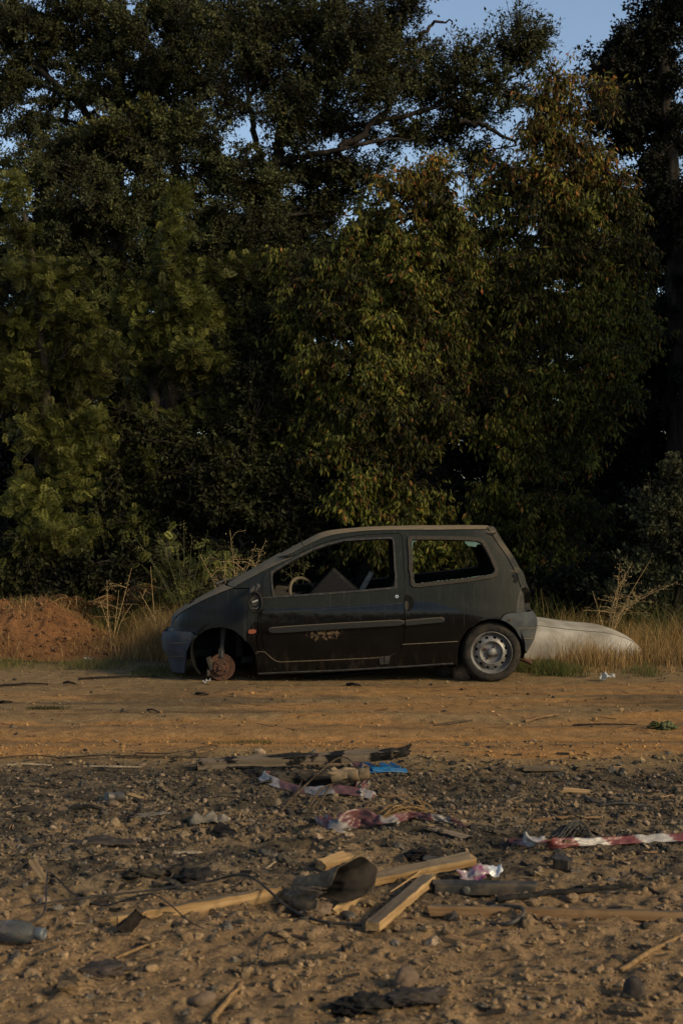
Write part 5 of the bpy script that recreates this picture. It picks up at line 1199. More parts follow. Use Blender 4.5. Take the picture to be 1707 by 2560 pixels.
def foliage(kind, P, out, rg):
    "leaves (or feathery fronds) at points P growing in directions out -> vertices, colours (4 vertices per face)"
    n = len(P); L, Wd = SPEC[kind]
    if kind == 'mimosa':
        d = unit(out*1.0+rg.normal(0, .35, (n, 3))+np.array([[0, 0, .10]])); fl = L*rg.uniform(.8, 1.5, n)
        nr = unit(np.array([[0, 0, 1.0]])+rg.normal(0, .5, (n, 3))); s = unit(np.cross(d, nr)); nn = np.cross(s, d); c = pick(kind, n, rg)
        Vs = []; Cs = []
        for k in range(8):
            f = .10+.88*k/8; l = fl*.38*math.sin(math.pi*(.25+.65*k/8))
            b = P+d*(fl*f)[:, None]-np.array([[0, 0, 1.0]])*(fl*.22*f*f)[:, None]
            for sg in (-1, 1):
                dd = unit(d*.55+s*sg*.9-nn*.15); w_ = np.cross(dd, nn)*.0045*(1+.4*math.sin(k*2.1))
                tip = b+dd*l[:, None]; md = (b+tip)/2
                Vs.append(np.stack([b, md+w_, tip, md-w_], 1)); Cs.append(c)
        V = np.stack(Vs, 1).reshape(-1, 3); C = np.repeat(np.stack(Cs, 1).reshape(-1, 3), 4, 0); return V, C
    if kind.startswith('cherry'): d = out*.45+np.array([[0, 0, -.95]])+rg.normal(0, .38, (n, 3)); up = None
    elif kind in ('broad',): d = out*.7+np.array([[0, 0, -.35]])+rg.normal(0, .45, (n, 3)); up = np.array([[0, -.3, 1.0]])
    else: d = out*.7+np.array([[0, 0, .15]])+rg.normal(0, .75, (n, 3)); up = None
    k = np.exp(rg.normal(0, .22, n))
    return leaf_quads(P, d, L*k, Wd*k, rg, up=up), np.repeat(pick(kind, n, rg), 4, 0)

def tree(name, label, cat, base, trunk, blobs, kind, seed, r0=.12, lai=2.2, group=None, spread=.085, droop=0.0, nsub=1.0, limbs=(), trunk_name="trunk", crown_name="crown", extra=None, maxr=.05):
    """base: (px, d); trunk: list of (px, py, dd); blobs: (px, py, rx, ry, dd[, lai[, kind]]) in photo pixels at depth d+dd; limbs: big boughs drawn explicitly"""
    rg = np.random.default_rng(seed); d0 = base[1]; lai *= LAIK; spread *= SPRK
    b0 = Vector((xw(base[0], d0), d0, 0)); b0.z = gz(b0.x, b0.y)-.05
    root = empty(name, b0, label, cat, group)
    off = np.array(b0)
    T = np.array([tuple(b0)]+[tuple(W(px, py, d0+dd)) for px, py, dd in trunk]); T = spline(T, max(8, 6*len(T)))
    jit = rg.normal(0, .02, T.shape); jit[0] = 0; T = T+jit
    n = len(T); tr = r0*np.linspace(1, .32, n)**.8; tr[0] *= 1.35
    mb = MB(); V, Fs = tube(T-off, tr, 9); mb.add(V, Fs)
    sk_p = [T]; sk_r = [tr]
    for lm in limbs:                                  # (radius0, radius1, [(px, py, dd), ...])
        P = spline([W(px, py, d0+dd) for px, py, dd in lm[2]], 5*len(lm[2])); P = P+rg.normal(0, .018, P.shape)
        R = np.linspace(lm[0], lm[1], len(P)); V, Fs = tube(P-off, R, 7); mb.add(V, Fs); sk_p.append(P); sk_r.append(R)
    SKP = np.vstack(sk_p); SKR = np.concatenate(sk_r)
    acc = {}
    for bl in blobs:
        px, py, rx, ry, dd = bl[:5]; la = bl[5]*LAIK if len(bl) > 5 else lai; kd = bl[6] if len(bl) > 6 else kind
        d = d0+dd; c = np.array(W(px, py, d)); ax, az = 1.12*rx*d/F, 1.12*ry*d/F; ay = .5*(ax+az)*.85
        # a bough from the skeleton to the middle of the clump
        dv = SKP-c; cost = np.linalg.norm(dv, axis=1)+1.1*np.clip(dv[:, 2]+.15, 0, None); j = int(np.argmin(cost)); a = SKP[j]
        ln = np.linalg.norm(c-a); mid = (a+c)/2+np.array([0, 0, .10*ln])+rg.normal(0, .06*ln+.01, 3)
        Bp = spline([a, mid, c+rg.normal(0, .15, 3)*np.array([ax, ay, az])], 9); rb = min(SKR[j]*.75, maxr, .012+.016*ln)
        V, Fs = tube(Bp-off, np.linspace(rb, max(.006, rb*.35), 9), 6); mb.add(V, Fs)
        area = math.pi*ax*az; Lf, Wf = SPEC[kd]; lf = .55*Lf*Wf if kd != 'mimosa' else .0052
        nleaf = int(la*area/lf); K = max(8, int(nsub*(10+22*area))); per = max(3, nleaf//K)
        q = unit(rg.normal(size=(K, 3)))*(rg.random((K, 1))**.45)*np.where(rg.random((K, 1)) < .14, rg.uniform(1.1, 1.45, (K, 1)), 1); E = c+q*np.array([ax, ay, az])*1.05
        st = Bp[rg.integers(3, 9, K)]
        for k in range(K):
            m1 = (st[k]+E[k])/2+rg.normal(0, .07, 3)*np.linalg.norm(E[k]-st[k]); e = E[k]-np.array([0, 0, droop*np.linalg.norm(E[k]-st[k])])
            S = spline([st[k], m1, e], 7)
            V, Fs = tube(S[::2]-off, [max(.006, rb*.35), .0085, .006, .0035], 4, False); mb.add(V, Fs)
            t = rg.random(per)**.6*5.99; i0 = t.astype(int); f = (t-i0)[:, None]; Q = S[i0]*(1-f)+S[np.minimum(i0+1, 6)]*f
            dr = unit((E[k]-st[k])[None]*.6+(Q-c))
            sp = spread*(.5+.8*rg.random((per, 1)))
            if kd == 'mimosa':                         # fronds radiate from a few rosettes
                nr_ = max(1, per//9); tt = 2+rg.random(nr_)*3.9; ii = tt.astype(int); Rz = S[ii]+rg.normal(0, .07, (nr_, 3)); w_ = rg.integers(0, nr_, per)
                o3 = unit(rg.normal(size=(per, 3))+np.array([[0, -.2, .25]])); Q = Rz[w_]+o3*.015; acc.setdefault(kd, []).append((Q, o3)); continue
            nt, tl = TWIG[kd]; nt *= 3                 # leaves sit on short side twigs
            tb = S[rg.integers(2, 7, nt)]; te = tb+unit(rg.normal(size=(nt, 3))+(E[k]-st[k])/ln*.8)*tl*rg.uniform(.5, 1.4, (nt, 1)); te[:, 2] -= droop*.4*tl
            if d0 < 24:
                for q0, q1 in zip(tb, te): mb.add(*tube([q0-off, (q0+q1)/2-off+rg.normal(0, .012, 3), q1-off], [.0045, .003, .0018], 3, False))
            w_ = rg.integers(0, nt, per); f = rg.random((per, 1))**.7; o3 = rg.normal(size=(per, 3)); Q = tb[w_]*(1-f)+te[w_]*f+o3*.022
            acc.setdefault(kd, []).append((Q, unit(unit(te-tb)[w_]*.6+o3*.55))); continue
            acc.setdefault(kd, []).append((Q, unit(dr*.5+o3*.5)))
    mb.build(trunk_name, M['bark'], root, sharp=60)
    Vs = []; Cs = []
    for kd, L in acc.items():
        Q = np.vstack([a for a, b in L]); D = np.vstack([b for a, b in L])
        V, C = foliage(kd, Q, D, rg)
        pz = fbm(V[::4, 0]*2.6+V[::4, 2]*.7, V[::4, 2]*2.8+V[::4, 1], seed, 3)     # leaf brightness varies in broad patches
        C = C*np.repeat(.5+1.0*sst(.32, .68, pz), 4)[:, None]; Vs.append(V); Cs.append(C)
    V = np.vstack(Vs)-off; C = np.vstack(Cs)
    new_obj(crown_name, np_mesh(crown_name, V, np.arange(len(V)).reshape(-1, 4), 4, C, False), M['leaf'], root)
    if extra: extra(root, acc, off, rg)
    global NLEAF; NLEAF += len(V)//4
    return root
NLEAF = 0
def flowers(n):
    def f(root, acc, off, rg):
        "bunches of pale yellow-green pods hanging among the fronds"
        Q = np.vstack([a for a, b in acc['mimosa']]); Q = Q[rg.integers(0, len(Q), n)]; Q = Q+np.array([[0, -.10, .02]])
        P = np.repeat(Q, 16, 0)+rg.normal(0, .026, (n*16, 3)); c = np.array([[.20, .19, .035]])*rg.uniform(.5, 1.3, (n*16, 1))
        V = leaf_quads(P, rg.normal(size=(n*16, 3)), .019, .017, rg)
        new_obj("blossom", np_mesh("blossom", V-off, np.arange(len(V)).reshape(-1, 4), 4, np.repeat(c, 4, 0)), M['leaf'], root)
    return f

# -- the big bare-limbed oak in the middle
tree("oak_tree", "large spreading oak with twisted dark limbs rising above the middle of the thicket", "tree", (672, 20.5),
     [(668, 900, 0), (660, 560, 0), (690, 400, 0), (735, 300, .1), (800, 210, .2), (880, 150, .3), (1000, 80, .3)],
     [(560, 40, 120, 60, 0), (700, 50, 120, 80, .5), (840, 40, 120, 80, 0), (930, 190, 90, 110, -.4), (800, 170, 110, 100, .3), (650, 190, 90, 80, .6), (830, 300, 120, 60, .2, 1.5),
      (1040, 220, 95, 70, 0, 1.1), (1170, 140, 80, 55, 0, 1.0), (1290, 120, 85, 70, .2, 1.2), (1345, 95, 50, 50, 0, 1.1), (1295, 40, 30, 35, 0, .9), (1150, 275, 85, 50, .3, 1.6), (1240, 215, 90, 50, 0), (960, 80, 70, 80, .3),
      (780, 430, 130, 50, .4), (1000, 340, 90, 50, .2, 1.3), (1110, 190, 70, 50, -.2), (880, 90, 90, 70, -.4), (620, 100, 90, 70, -.3), (560, 260, 60, 60, 0, 1.2), (1010, 10, 60, 40, 0, 1.4), (900, 440, 90, 60, .6), (700, 560, 110, 70, .8), (840, 520, 90, 60, .7), (725, 340, 70, 50, -.3, 1.3), (690, 270, 70, 50, -.4, 1.3), (760, 240, 60, 50, -.4, 1.2), (1110, 340, 80, 50, .4, 1.2), (1190, 390, 70, 50, .5, 1.2), (1050, 130, 60, 50, .2, 1.0)],
     'oak', 201, .115, 1.8, spread=.10, maxr=.06, nsub=1.25,
     limbs=[(.06, .018, [(690, 405, 0), (760, 392, -.1), (850, 372, -.2), (940, 352, -.2), (1030, 350, -.2)]), (.052, .015, [(735, 300, .1), (830, 318, 0), (930, 310, -.1), (1060, 275, -.1), (1150, 235, 0), (1225, 228, 0), (1290, 190, 0)]),
            (.06, .02, [(664, 460, 0), (640, 350, .1), (622, 240, .2), (606, 110, .3), (600, 10, .3)]), (.07, .02, [(690, 400, 0), (720, 250, .2), (770, 140, .3), (790, 10, .3)]),
            (.05, .018, [(1150, 300, 0), (1225, 320, 0), (1290, 360, 0)]), (.06, .02, [(850, 372, -.2), (940, 300, -.3), (1010, 200, -.3), (1060, 130, -.2)]), (.05, .012, [(960, 150, .2), (1040, 100, .2), (1085, 60, .2), (1130, 55, .2)]),
            (.045, .012, [(622, 240, .2), (680, 170, .2), (705, 60, .2)])])
# -- top-left oak, thin with sky showing through
tree("oak_tree", "tall thin crowned oak at the top left with sky showing through", "tree", (300, 22.5),
     [(300, 800, 0), (296, 420, 0), (300, 200, 0), (304, 90, 0), (310, -40, 0)],
     [(110, 60, 120, 70, 0), (230, 120, 110, 80, .3), (330, 60, 90, 80, -.2), (170, 240, 120, 60, 0, 1.5), (60, 320, 70, 60, 0, 1.5), (300, 250, 100, 80, 0), (420, 40, 90, 60, 0), (470, 130, 70, 70, 0), (420, 200, 80, 70, .2), (520, 210, 60, 50, 0, 1.4), (30, 190, 40, 60, 0, 1.2),
      (210, 10, 100, 50, 0), (360, 160, 80, 70, -.3), (100, 170, 80, 50, .2, 1.3), (490, 300, 70, 60, .2), (380, 320, 110, 60, .3), (200, 350, 110, 50, .3), (20, 40, 70, 60, .3), (560, 130, 60, 70, .3, 1.5), (40, 120, 50, 50, .3), (-30, 250, 70, 80, .2), (480, 20, 60, 50, .2)],
     'oak', 202, .13, 2.1, spread=.11, limbs=[(.08, .02, [(298, 400, 0), (200, 260, 0), (90, 170, 0), (30, 70, 0), (0, 10, 0)]), (.07, .02, [(300, 260, 0), (400, 170, 0), (480, 60, 0)]), (.06, .02, [(0, 20, .2), (30, 90, .2), (30, 130, .2)])])
# -- dense holm oak, left
tree("holm_oak", "dense rounded evergreen oak filling the left between two feathery trees", "tree", (430, 19.8),
     [(430, 1100, 0), (425, 800, 0), (430, 600, 0), (440, 420, 0)],
     [(150, 420, 130, 100, 0), (310, 360, 120, 90, 0), (440, 330, 90, 70, 0), (570, 420, 110, 80, -.2), (670, 480, 80, 70, 0), (250, 520, 140, 110, -.4), (560, 590, 130, 100, -.4), (420, 520, 110, 100, -.2), (120, 580, 110, 110, 0), (660, 610, 80, 80, 0),
      (360, 700, 150, 110, .2), (180, 740, 140, 110, .2), (560, 740, 130, 90, .3), (60, 440, 70, 70, 0), (380, 290, 60, 40, 0, 2, 'yellow'), (310, 900, 170, 110, .5), (520, 900, 130, 90, .5), (120, 920, 130, 100, .4), (240, 330, 60, 25, -.3, 2, 'yellow'), (680, 700, 70, 80, .2), (690, 860, 70, 80, .3), (650, 980, 80, 70, .3)],
     'oak', 203, .17, 2.6, spread=.09)
# -- yellow-green vine/shoots between
# -- feathery mimosas
tree("mimosa_tree", "feathery mimosa with yellowish pods at the far left edge", "tree", (95, 16.6),
     [(100, 1300, 0), (110, 1000, 0), (90, 700, 0), (60, 540, 0)],
     [(25, 480, 40, 70, 0), (40, 590, 45, 60, -.1), (70, 690, 100, 55, -.3), (180, 680, 80, 50, -.1), (60, 800, 110, 80, .1), (190, 790, 100, 70, 0), (50, 940, 110, 80, -.1), (190, 930, 100, 80, .1), (90, 1080, 120, 80, -.2), (220, 1070, 80, 80, 0),
      (60, 1220, 110, 80, -.3), (190, 1200, 80, 80, -.1), (80, 1340, 110, 70, -.3), (200, 1330, 70, 60, 0), (250, 860, 70, 60, -.2), (-60, 900, 80, 200, 0), (20, 980, 60, 70, .4), (130, 1000, 70, 60, .4), (30, 860, 60, 60, .5), (250, 1150, 70, 80, .3), (240, 980, 70, 60, .5)],
     'mimosa', 204, .09, 2.4, spread=.10, droop=.12, extra=flowers(46))
tree("mimosa_tree", "feathery mimosa standing tall behind the front of the car", "tree", (400, 17.2),
     [(395, 1250, 0), (390, 1000, 0), (410, 780, 0), (430, 560, 0), (432, 470, 0)],
     [(432, 490, 45, 45, 0), (440, 570, 55, 60, -.1), (430, 660, 70, 60, 0), (470, 730, 90, 60, -.2), (340, 740, 80, 60, 0), (590, 680, 80, 45, 0), (420, 820, 90, 60, -.2), (540, 800, 70, 55, -.1), (320, 850, 70, 60, .1), (400, 930, 100, 60, .1), (520, 930, 70, 60, 0),
      (340, 1040, 60, 50, 0, 1.6), (440, 1060, 90, 60, .2, 1.6), (560, 1020, 60, 50, .2, 1.4), (380, 1180, 40, 60, -.3, 1.8), (350, 1310, 60, 40, -.5, 1.4), (480, 880, 60, 40, -.4)],
     'mimosa', 205, .085, 2.3, spread=.10, droop=.12, extra=flowers(40))
# -- autumn cherries
tree("cherry_tree", "cherry tree with drooping olive and rusty leaves above the car roof", "tree", (930, 16.8),
     [(930, 1250, 0), (940, 1000, .1), (930, 800, 0), (960, 620, 0), (1000, 500, 0)],
     [(1090, 420, 70, 70, .1, 1.5, 'cherrytop'), (1010, 480, 70, 70, 0, 1.5, 'cherrytop'), (1110, 520, 70, 70, 0, 1.7), (940, 560, 90, 70, 0, 1.7), (850, 620, 80, 60, .1, 1.5), (1030, 610, 90, 60, -.1), (780, 700, 80, 60, 0), (900, 700, 90, 60, -.2), (1040, 720, 90, 60, -.1),
      (830, 790, 90, 60, -.2), (960, 810, 90, 70, -.3), (1060, 820, 50, 50, 0, 1.3), (780, 900, 80, 60, -.2), (900, 910, 90, 60, -.4), (1040, 950, 80, 50, -.3, 1.6), (820, 1000, 80, 50, -.3), (950, 1020, 110, 55, -.5), (1090, 1040, 60, 50, -.2), (1130, 1010, 70, 30, -.5, 1.6),
      (860, 1100, 90, 50, -.4), (1000, 1120, 90, 45, -.4), (900, 1200, 90, 50, -.5), (1010, 1200, 70, 45, -.3), (850, 1255, 50, 30, -.5, 1.6), (980, 1290, 80, 40, -.4), (720, 800, 50, 50, .2), (930, 1370, 110, 50, -.2), (1080, 1370, 110, 50, -.2, 2.4), (880, 640, 60, 50, .2, 1.4, 'cherrytop'), (1050, 1270, 90, 50, .3), (1150, 600, 70, 70, .3, 1.1), (1160, 740, 70, 70, .3, 1.6), (1130, 880, 60, 60, .3, .9), (1180, 660, 60, 60, .5, 1.4), (1120, 560, 60, 60, .5, 1.4), (1060, 900, 60, 50, .5, .9), (1170, 820, 60, 60, .6, 1.6), (720, 980, 50, 50, .2, 1.2), (740, 660, 50, 50, .2), (700, 1080, 60, 50, .2)],
     'cherry', 206, .09, 2.0, spread=.075, droop=.22, nsub=1.5)
tree("cherry_tree", "tall cherry tree with an orange tipped crown against the sky on the right", "tree", (1370, 17.4),
     [(1370, 1300, 0), (1360, 1000, 0), (1355, 700, 0), (1370, 480, 0), (1385, 300, 0), (1390, 190, 0)],
     [(1392, 185, 40, 45, 0, 1.3, 'cherrytop'), (1370, 250, 60, 50, 0, 1.4, 'cherrytop'), (1430, 270, 35, 50, 0, 1.0, 'cherrytop'), (1340, 330, 70, 55, 0, 1.3, 'cherrytop'), (1410, 360, 60, 50, 0, 1.5, 'cherrytop'), (1330, 430, 70, 50, .1, 1.1, 'cherrytop'), (1400, 460, 70, 50, 0, 1.4, 'cherrytop'), (1240, 420, 50, 60, .2, .9, 'cherrytop'), (1450, 420, 40, 40, 0, 1.4, 'cherrytop'),
      (1500, 400, 45, 60, .2, 1.2, 'cherrytop'), (1530, 230, 30, 60, .3, .9, 'cherrytop'), (1250, 520, 60, 50, .1, 1.0), (1340, 540, 70, 45, -.1, 1.1), (1460, 530, 80, 60, -.1, 1.7), (1560, 520, 60, 60, .2), (1400, 640, 90, 55, -.2, 1.5), (1290, 650, 60, 45, 0, 1.2), (1500, 650, 90, 60, 0), (1230, 720, 70, 45, 0, 1.5), (1350, 740, 90, 50, -.2, 1.8),
      (1480, 770, 90, 60, -.2), (1580, 720, 60, 70, .2), (1260, 840, 50, 40, 0, 1.2), (1380, 850, 80, 50, -.1, 1.6), (1530, 880, 80, 45, -.4), (1420, 950, 90, 50, -.3), (1300, 960, 80, 45, -.2, 1.7), (1560, 980, 80, 30, -.4), (1240, 1060, 80, 40, -.3), (1380, 1060, 100, 50, -.2), (1510, 1050, 70, 40, -.4, 1.7),
      (1300, 1150, 90, 40, -.3), (1440, 1150, 80, 40, -.2), (1230, 1230, 80, 45, -.2), (1360, 1250, 80, 35, -.5), (1300, 1330, 70, 50, -.4), (1360, 1370, 70, 40, -.5), (1440, 1270, 80, 40, -.3), (1280, 1420, 70, 60, 0), (1420, 1360, 60, 35, -.4), (1200, 1330, 80, 60, .4), (1200, 500, 60, 60, .3, 1.2), (1210, 590, 60, 60, .3, 1.5), (1220, 780, 60, 60, .3, 1.6), (1210, 900, 60, 60, .3, 1.6), (1480, 480, 60, 60, .3, 1.6), (1300, 480, 60, 60, .4, 1.4), (1590, 620, 50, 60, .1), (1600, 820, 60, 50, 0, 1.4), (1180, 960, 60, 40, .1, 1.0), (1540, 450, 50, 50, .2, 1.3, 'cherrytop'), (1420, 560, 60, 40, .2), (1505, 930, 60, 50, .3), (1560, 900, 50, 50, .4), (1450, 1000, 60, 40, .4)],
     'cherry', 207, .085, 2.0, spread=.075, droop=.22, nsub=1.5)
# -- dark oak closing the right edge
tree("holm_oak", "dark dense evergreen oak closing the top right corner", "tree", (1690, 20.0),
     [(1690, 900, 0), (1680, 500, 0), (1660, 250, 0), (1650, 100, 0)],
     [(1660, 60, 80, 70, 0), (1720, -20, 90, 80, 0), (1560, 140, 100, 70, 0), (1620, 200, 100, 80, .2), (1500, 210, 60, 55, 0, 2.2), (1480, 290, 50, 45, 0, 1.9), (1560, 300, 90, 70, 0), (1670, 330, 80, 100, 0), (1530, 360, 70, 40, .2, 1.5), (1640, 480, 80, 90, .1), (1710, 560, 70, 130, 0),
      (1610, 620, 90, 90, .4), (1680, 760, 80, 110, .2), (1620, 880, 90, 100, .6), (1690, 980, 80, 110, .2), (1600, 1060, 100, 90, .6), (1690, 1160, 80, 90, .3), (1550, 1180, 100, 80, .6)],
     'shadeoak', 208, .18, 3.0, spread=.09)
# -- shrubs
tree("shrub", "pale green shrub at the right edge of the verge", "shrub", (1690, 15.3), [(1690, 1450, 0), (1685, 1330, 0), (1690, 1200, 0)],
     [(1690, 1170, 30, 45, 0), (1680, 1250, 50, 50, 0), (1640, 1300, 45, 50, -.1), (1700, 1340, 60, 60, 0), (1620, 1400, 60, 45, 0), (1690, 1440, 70, 60, -.1), (1600, 1250, 30, 30, .1, 1.3), (1560, 1490, 80, 50, .1), (1650, 1530, 80, 50, .1)],
     'sage', 209, .03, 1.7, trunk_name="stem", crown_name="foliage", spread=.07)
tree("shrub", "dark broad leaved shrub in the gloom behind the car bonnet", "shrub", (600, 16.6), [(600, 1420, 0), (605, 1300, 0), (610, 1180, 0)],
     [(520, 1200, 90, 50, 0), (640, 1190, 90, 50, 0), (740, 1210, 70, 50, 0), (580, 1280, 100, 55, -.1), (700, 1290, 90, 55, 0), (640, 1370, 120, 60, 0), (520, 1390, 70, 50, .2), (770, 1330, 90, 60, .1), (560, 1120, 70, 40, .2), (660, 1080, 80, 60, .3), (620, 960, 70, 70, .5, 1.5), (700, 870, 70, 70, .6, 1.4), (650, 780, 70, 60, .7, 1.3), (720, 1160, 70, 50, .2), (430, 1230, 60, 60, .3), (300, 1330, 80, 60, .4), (420, 1350, 70, 60, .2), (310, 1180, 80, 80, .4), (300, 1060, 60, 70, .5), (420, 1130, 70, 70, .4), (400, 1290, 80, 60, .4)],
     'broad', 210, .035, 2.0, trunk_name="stem", crown_name="foliage", spread=.08)
tree("shrub", "dark shrub between the dirt heap and the feathery trees", "shrub", (150, 16.2), [(150, 1500, 0), (150, 1420, 0)],
     [(60, 1440, 90, 50, 0), (190, 1430, 80, 50, 0), (120, 1500, 110, 40, -.1), (270, 1470, 90, 50, .1), (350, 1400, 70, 60, .2), (420, 1450, 70, 60, .2), (20, 1400, 80, 60, .2)],
     'broad', 211, .03, 2.0, trunk_name="stem", crown_name="foliage", spread=.08)
tree("shrub", "dark low shrub behind the white hull", "shrub", (1480, 15.9), [(1480, 1560, 0), (1480, 1480, 0)],
     [(1400, 1480, 80, 60, .1), (1500, 1450, 90, 60, .2), (1600, 1480, 90, 60, .2), (1430, 1560, 110, 45, 0), (1560, 1570, 110, 45, 0), (1330, 1540, 80, 60, .2), (1680, 1590, 80, 50, -.2, 2, 'sage')],
     'broad', 212, .03, 2.0, trunk_name="stem", crown_name="foliage", spread=.08)
tree("shrub", "feathery green shrub behind the tip of the car bonnet", "shrub", (430, 14.9), [(430, 1560, 0), (425, 1470, 0), (430, 1400, 0)],
     [(400, 1450, 55, 45, 0), (470, 1430, 60, 50, 0), (520, 1470, 60, 45, .1), (350, 1500, 50, 35, 0), (440, 1500, 80, 40, -.1), (410, 1370, 30, 40, .1, .9), (540, 1400, 40, 40, .2, .9), (600, 1430, 40, 30, .2, .9)],
     'mimosa', 213, .02, .9, trunk_name="stem", crown_name="foliage", spread=.06)
# -- slender background trees that close the thicket
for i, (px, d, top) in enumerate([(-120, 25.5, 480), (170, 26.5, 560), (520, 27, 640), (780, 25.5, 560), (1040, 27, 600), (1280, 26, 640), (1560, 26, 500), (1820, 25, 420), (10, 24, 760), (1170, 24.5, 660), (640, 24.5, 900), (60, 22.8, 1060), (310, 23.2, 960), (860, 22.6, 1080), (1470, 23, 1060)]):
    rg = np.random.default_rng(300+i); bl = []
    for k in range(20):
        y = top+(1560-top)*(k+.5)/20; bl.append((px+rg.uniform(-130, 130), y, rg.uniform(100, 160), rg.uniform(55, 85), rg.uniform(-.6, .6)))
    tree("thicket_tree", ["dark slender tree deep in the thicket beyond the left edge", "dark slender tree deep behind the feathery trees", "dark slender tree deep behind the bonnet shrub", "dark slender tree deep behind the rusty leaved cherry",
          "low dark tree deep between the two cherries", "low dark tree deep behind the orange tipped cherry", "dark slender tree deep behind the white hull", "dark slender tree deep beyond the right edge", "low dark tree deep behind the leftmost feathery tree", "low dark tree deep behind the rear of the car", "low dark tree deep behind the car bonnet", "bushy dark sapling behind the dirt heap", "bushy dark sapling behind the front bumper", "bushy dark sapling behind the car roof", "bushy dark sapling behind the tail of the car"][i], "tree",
         (px, d), [(px, 1200, 0), (px+20, 900 if top < 900 else 1150, 0), (px, top+30, 0)], bl, 'shadeoak', 300+i, .1, 2.4, group="dark trees deep in the thicket", spread=.12)
# -- unseen evergreen oaks, added out of frame on the right to shade the thicket
tree("holm_oak", "unseen evergreen oak added beyond the right edge to shade the thicket", "tree", (2830, 14.3), [(2830, 700, 0), (2830, 100, 0)],
     [(2830+rx, y, 380, 240, dy, 2.0) for rx, y, dy in ((-150, 1200, 0), (250, 1150, .4), (0, 850, -.3), (-250, 700, .3), (300, 600, 0), (0, 400, 0), (-150, 180, .2), (200, 100, -.2), (-100, 1000, 1.2), (100, 500, 1.2))], 'oak', 220, .2, 1.0, maxr=.07)
tree("holm_oak", "unseen evergreen oak added behind the first one for more shade", "tree", (2560, 17.0), [(2560, 700, 0), (2560, 100, 0)],
     [(2560+rx, y, 350, 220, dy, 2.0) for rx, y, dy in ((-150, 1250, 0), (250, 1150, .4), (0, 900, -.3), (-250, 750, .3), (300, 650, 0), (0, 450, 0), (-150, 250, .2), (200, 150, -.2), (100, 550, 1.2))], 'oak', 221, .2, 1.0, maxr=.07)
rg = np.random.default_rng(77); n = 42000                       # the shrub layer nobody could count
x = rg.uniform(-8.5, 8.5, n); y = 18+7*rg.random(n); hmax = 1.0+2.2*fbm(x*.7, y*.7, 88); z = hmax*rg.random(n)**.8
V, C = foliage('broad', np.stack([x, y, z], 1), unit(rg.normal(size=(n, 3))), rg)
tag(new_obj("undergrowth", np_mesh("undergrowth", V, np.arange(len(V)).reshape(-1, 4), 4, C*.4), M['leaf']), "dark tangled undergrowth beneath the trees", kind="stuff")  # leaf colour scaled down to hold the undergrowth's shade

# -- dry weeds with seed heads
def weed(label, px, py, d, stems, kind, seed, col=(.30, .20, .09), cat="weed", name="weed_plant"):
    "stems: (tip px, tip py, seeds?, curl)"
    rg = np.random.default_rng(seed); b0 = W(px, py, d); b0.z = gz(b0.x, b0.y)-.02; root = empty(name, b0, label, cat)
    off = np.array(b0); mb = MB(); SV = []; SC_ = []
    for tx, ty, sd, cu in stems:
        e = np.array(W(tx, ty, d+rg.uniform(-.15, .15)))-off; s0 = np.array([rg.uniform(-.04, .04), rg.uniform(-.04, .04), 0])
        m = (s0+e)/2+np.array([-cu*.5, 0, abs(cu)*.2+.04]); S = spline([s0, m, e], 12)
        mb.add(*tube(S, np.linspace(.0048, .0016, 12), 4))
        for q in range(4 if sd else 1):               # side branchlets
            i0 = int(rg.integers(4, 11)); dv = np.array([rg.normal(0, .10), rg.normal(0, .06), rg.uniform(.02, .14)]); B = spline([S[i0], S[i0]+dv*.6+rg.normal(0, .01, 3), S[i0]+dv*1.0+np.array([dv[0]*.4, 0, -.03])], 6)
            mb.add(*tube(B, np.linspace(.0026, .0012, 6), 3))
            if sd:
                k = 9; Q = B[rg.integers(2, 6, k)]+rg.normal(0, .012, (k, 3)); SV.append(leaf_quads(Q, rg.normal(size=(k, 3)), rg.uniform(.010, .024, k), .009, rg)); SC_.append(np.array([col])*rg.uniform(.6, 1.6, (k, 1)))
        if sd:
            n = int(sd); t = 4+rg.random(n)*7; i0 = t.astype(int).clip(0, 10); Q = S[i0]+(S[i0+1]-S[i0])*(t-i0)[:, None]
            Q2 = Q+rg.normal(0, .022, (n, 3))
            SV.append(leaf_quads(Q2, rg.normal(size=(n, 3))+np.array([[0, 0, .4]]), rg.uniform(.010, .022, n), .010, rg)); SC_.append(np.array([col])*rg.uniform(.6, 1.6, (n, 1)))
            for k in range(0, n, 5): mb.add(*tube([Q[k], Q2[k]], .0012, 3, False))
    o = mb.build("stem", M['straw'] if kind == 'dry' else M['greenstem'], root)
    if SV: V = np.vstack(SV); new_obj("seed_sprays", np_mesh("seed_sprays", V, np.arange(len(V)).reshape(-1, 4), 4, np.repeat(np.vstack(SC_), 4, 0)), M['leaf'], root)
    return root
M['straw'] = m_simple("straw", (.48, .33, .15), .8, .2, 0, .3, 40, 0)
M['greenstem'] = m_simple("green_stem", (.085, .085, .035), .8, .2, 0, .3, 40, 0)
weed("tall dry weed with brown seed heads fanning out behind the white hull", 1520, 1610, 14.4, [(1548, 1410, 60, -.05), (1580, 1405, 90, .1), (1626, 1398, 0, .02), (1560, 1440, 70, 0), (1690, 1455, 60, .25), (1600, 1490, 90, .15), (1640, 1470, 80, .2), (1480, 1478, 0, 0), (1500, 1510, 0, .1), (1575, 1500, 60, .1), (1540, 1480, 60, 0)], 'dry', 401, (.42, .31, .17))
weed("thin branching green weed with pale tips behind the bonnet", 470, 1560, 14.2, [(395, 1330, 30, -.05), (420, 1290, 30, -.1), (440, 1360, 0, 0), (350, 1360, 25, -.15), (480, 1340, 30, .05), (520, 1330, 30, .1), (375, 1400, 0, -.1), (460, 1300, 25, 0), (330, 1330, 20, -.1), (545, 1370, 20, .1)], 'green', 402, (.20, .18, .06))
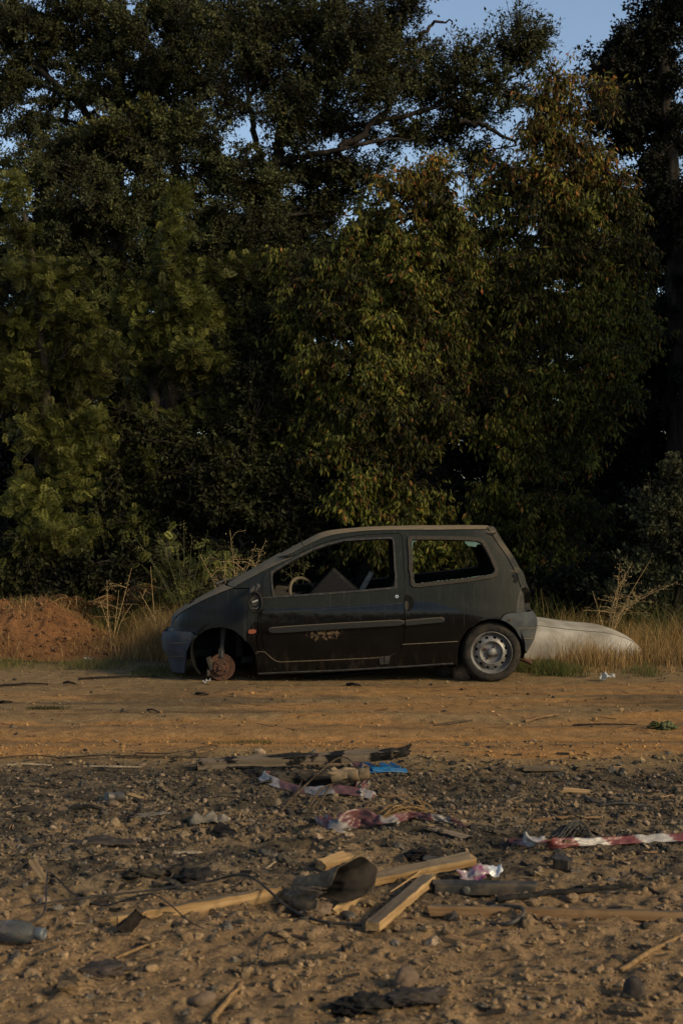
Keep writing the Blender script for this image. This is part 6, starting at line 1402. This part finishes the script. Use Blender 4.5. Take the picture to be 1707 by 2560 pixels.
weed("wild oat stalks with drooping seeds rising over the bonnet", 590, 1560, 14.0, [(560, 1400, 45, .08), (575, 1325, 50, -.05), (600, 1390, 45, .1), (640, 1360, 40, .12), (615, 1410, 40, .06), (500, 1385, 40, -.08), (540, 1440, 40, -.05), (665, 1350, 30, .1)], 'dry', 403, (.42, .33, .15))
weed("lone straight dry stalk beside the front bumper", 402, 1640, 13.3, [(377, 1416, 0, .03), (350, 1480, 20, -.05)], 'dry', 404)
weed("pair of tall tawny stalks right of the dirt heap", 278, 1600, 13.9, [(330, 1420, 25, -.03), (268, 1450, 25, .02), (298, 1475, 0, 0), (250, 1500, 20, 0), (330, 1510, 0, .05)], 'dry', 405)
weed("green and dry stalks seen through the car window", 760, 1600, 14.3, [(725, 1410, 30, 0), (700, 1440, 30, -.05), (740, 1430, 30, .06), (760, 1420, 20, .05)], 'green', 406, (.25, .21, .08))
# -- bracken
def bracken(label, px, py, d, seed, n=9, hgt=.55, pal=((.17, .075, .025), (.12, .06, .022), (.20, .11, .04))):
    rg = np.random.default_rng(seed); b0 = W(px, py, d); b0.z = gz(b0.x, b0.y); root = empty("bracken", b0, label, "fern"); mb = MB(); VV = []; CC = []; pal = np.array(pal)
    for i in range(n):
        a = rg.uniform(0, 6.28); l = hgt*rg.uniform(.7, 1.3); S = spline([(0, 0, 0), (.25*l*math.cos(a), .25*l*math.sin(a), .75*l), (.85*l*math.cos(a), .85*l*math.sin(a), .7*l)], 16); mb.add(*tube(S, np.linspace(.005, .0015, 16), 4))
        for k in range(4, 16):
            t = S[k]-S[k-1]; t /= np.linalg.norm(t); sd = np.cross(t, [0, 0, 1]); sd /= np.linalg.norm(sd)+1e-9; w = .20*l*(1-(k-4)/13)
            for sg in (-1, 1):
                for q in np.linspace(.1, 1, 7):
                    p = S[k]+sd*sg*w*q-np.array([0, 0, .03*q]); VV.append(leaf_quads(np.array([p, p]), np.array([t+sd*.2*sg, -t+sd*.2*sg]), .035*(1.1-q*.6), .012, rg)); CC.append(np.repeat(pal[rg.integers(0, len(pal), 2)]*rg.uniform(.6, 1.3, (2, 1)), 4, 0))
    mb.build("stem", M['straw'], root); V = np.vstack(VV); new_obj("fronds", np_mesh("frond", V, np.arange(len(V)).reshape(-1, 4), 4, np.vstack(CC)), M['leaf'], root)
bracken("brown withered bracken clump above the edge of the dirt heap", 195, 1560, 14.9, 501, 9, .5)
bracken("rusty bracken clump left of the bonnet in the shade", 310, 1560, 15.2, 502, 11, .6)
bracken("green bracken clump in front of the dark shrub by the bonnet", 450, 1560, 15.0, 503, 9, .65, ((.05, .05, .015), (.07, .065, .02), (.04, .04, .012)))
print('LEAVES', NLEAF)

# repeats of one kind share a group
GROUPS = {'stick': 'sticks strewn over road and ash', 'stone': 'single stones on the ground', 'boulder': 'rocks under the wrecked car', 'wooden_batten': 'battens broken up in the foreground', 'wood_chunk': 'wood chunks around the metal scrap',
 'wood_stub': 'short lath pieces in the soil', 'wood_scrap': 'wood scraps strewn on the ground', 'charred_lump': 'charred lumps in the ash', 'charred_rag': 'burnt rags beside the charred lump', 'burnt_cloth': 'burnt cloth under the scorched plank',
 'barrier_tape': 'pieces of striped barrier tape', 'cable': 'cables across the left batten', 'wire': 'single wires in the cinders', 'wire_tangle': 'bundles of burnt wire', 'grey_sheet': 'flat grey sheets in the ash', 'tissue': 'white paper bits by the verge',
 'cherry_tree': 'autumn cherry trees', 'oak_tree': 'tall oaks behind the thicket', 'holm_oak': 'evergreen oaks', 'mimosa_tree': 'feathery mimosas', 'shrub': 'shrubs at the foot of the trees', 'weed_plant': 'tall dry weeds on the verge', 'bracken': 'bracken clumps behind the dirt heap'}
for o in bpy.context.scene.objects:
    if o.parent is None and 'category' in o and 'group' not in o and o.name.split('.')[0] in GROUPS: o['group'] = GROUPS[o.name.split('.')[0]]
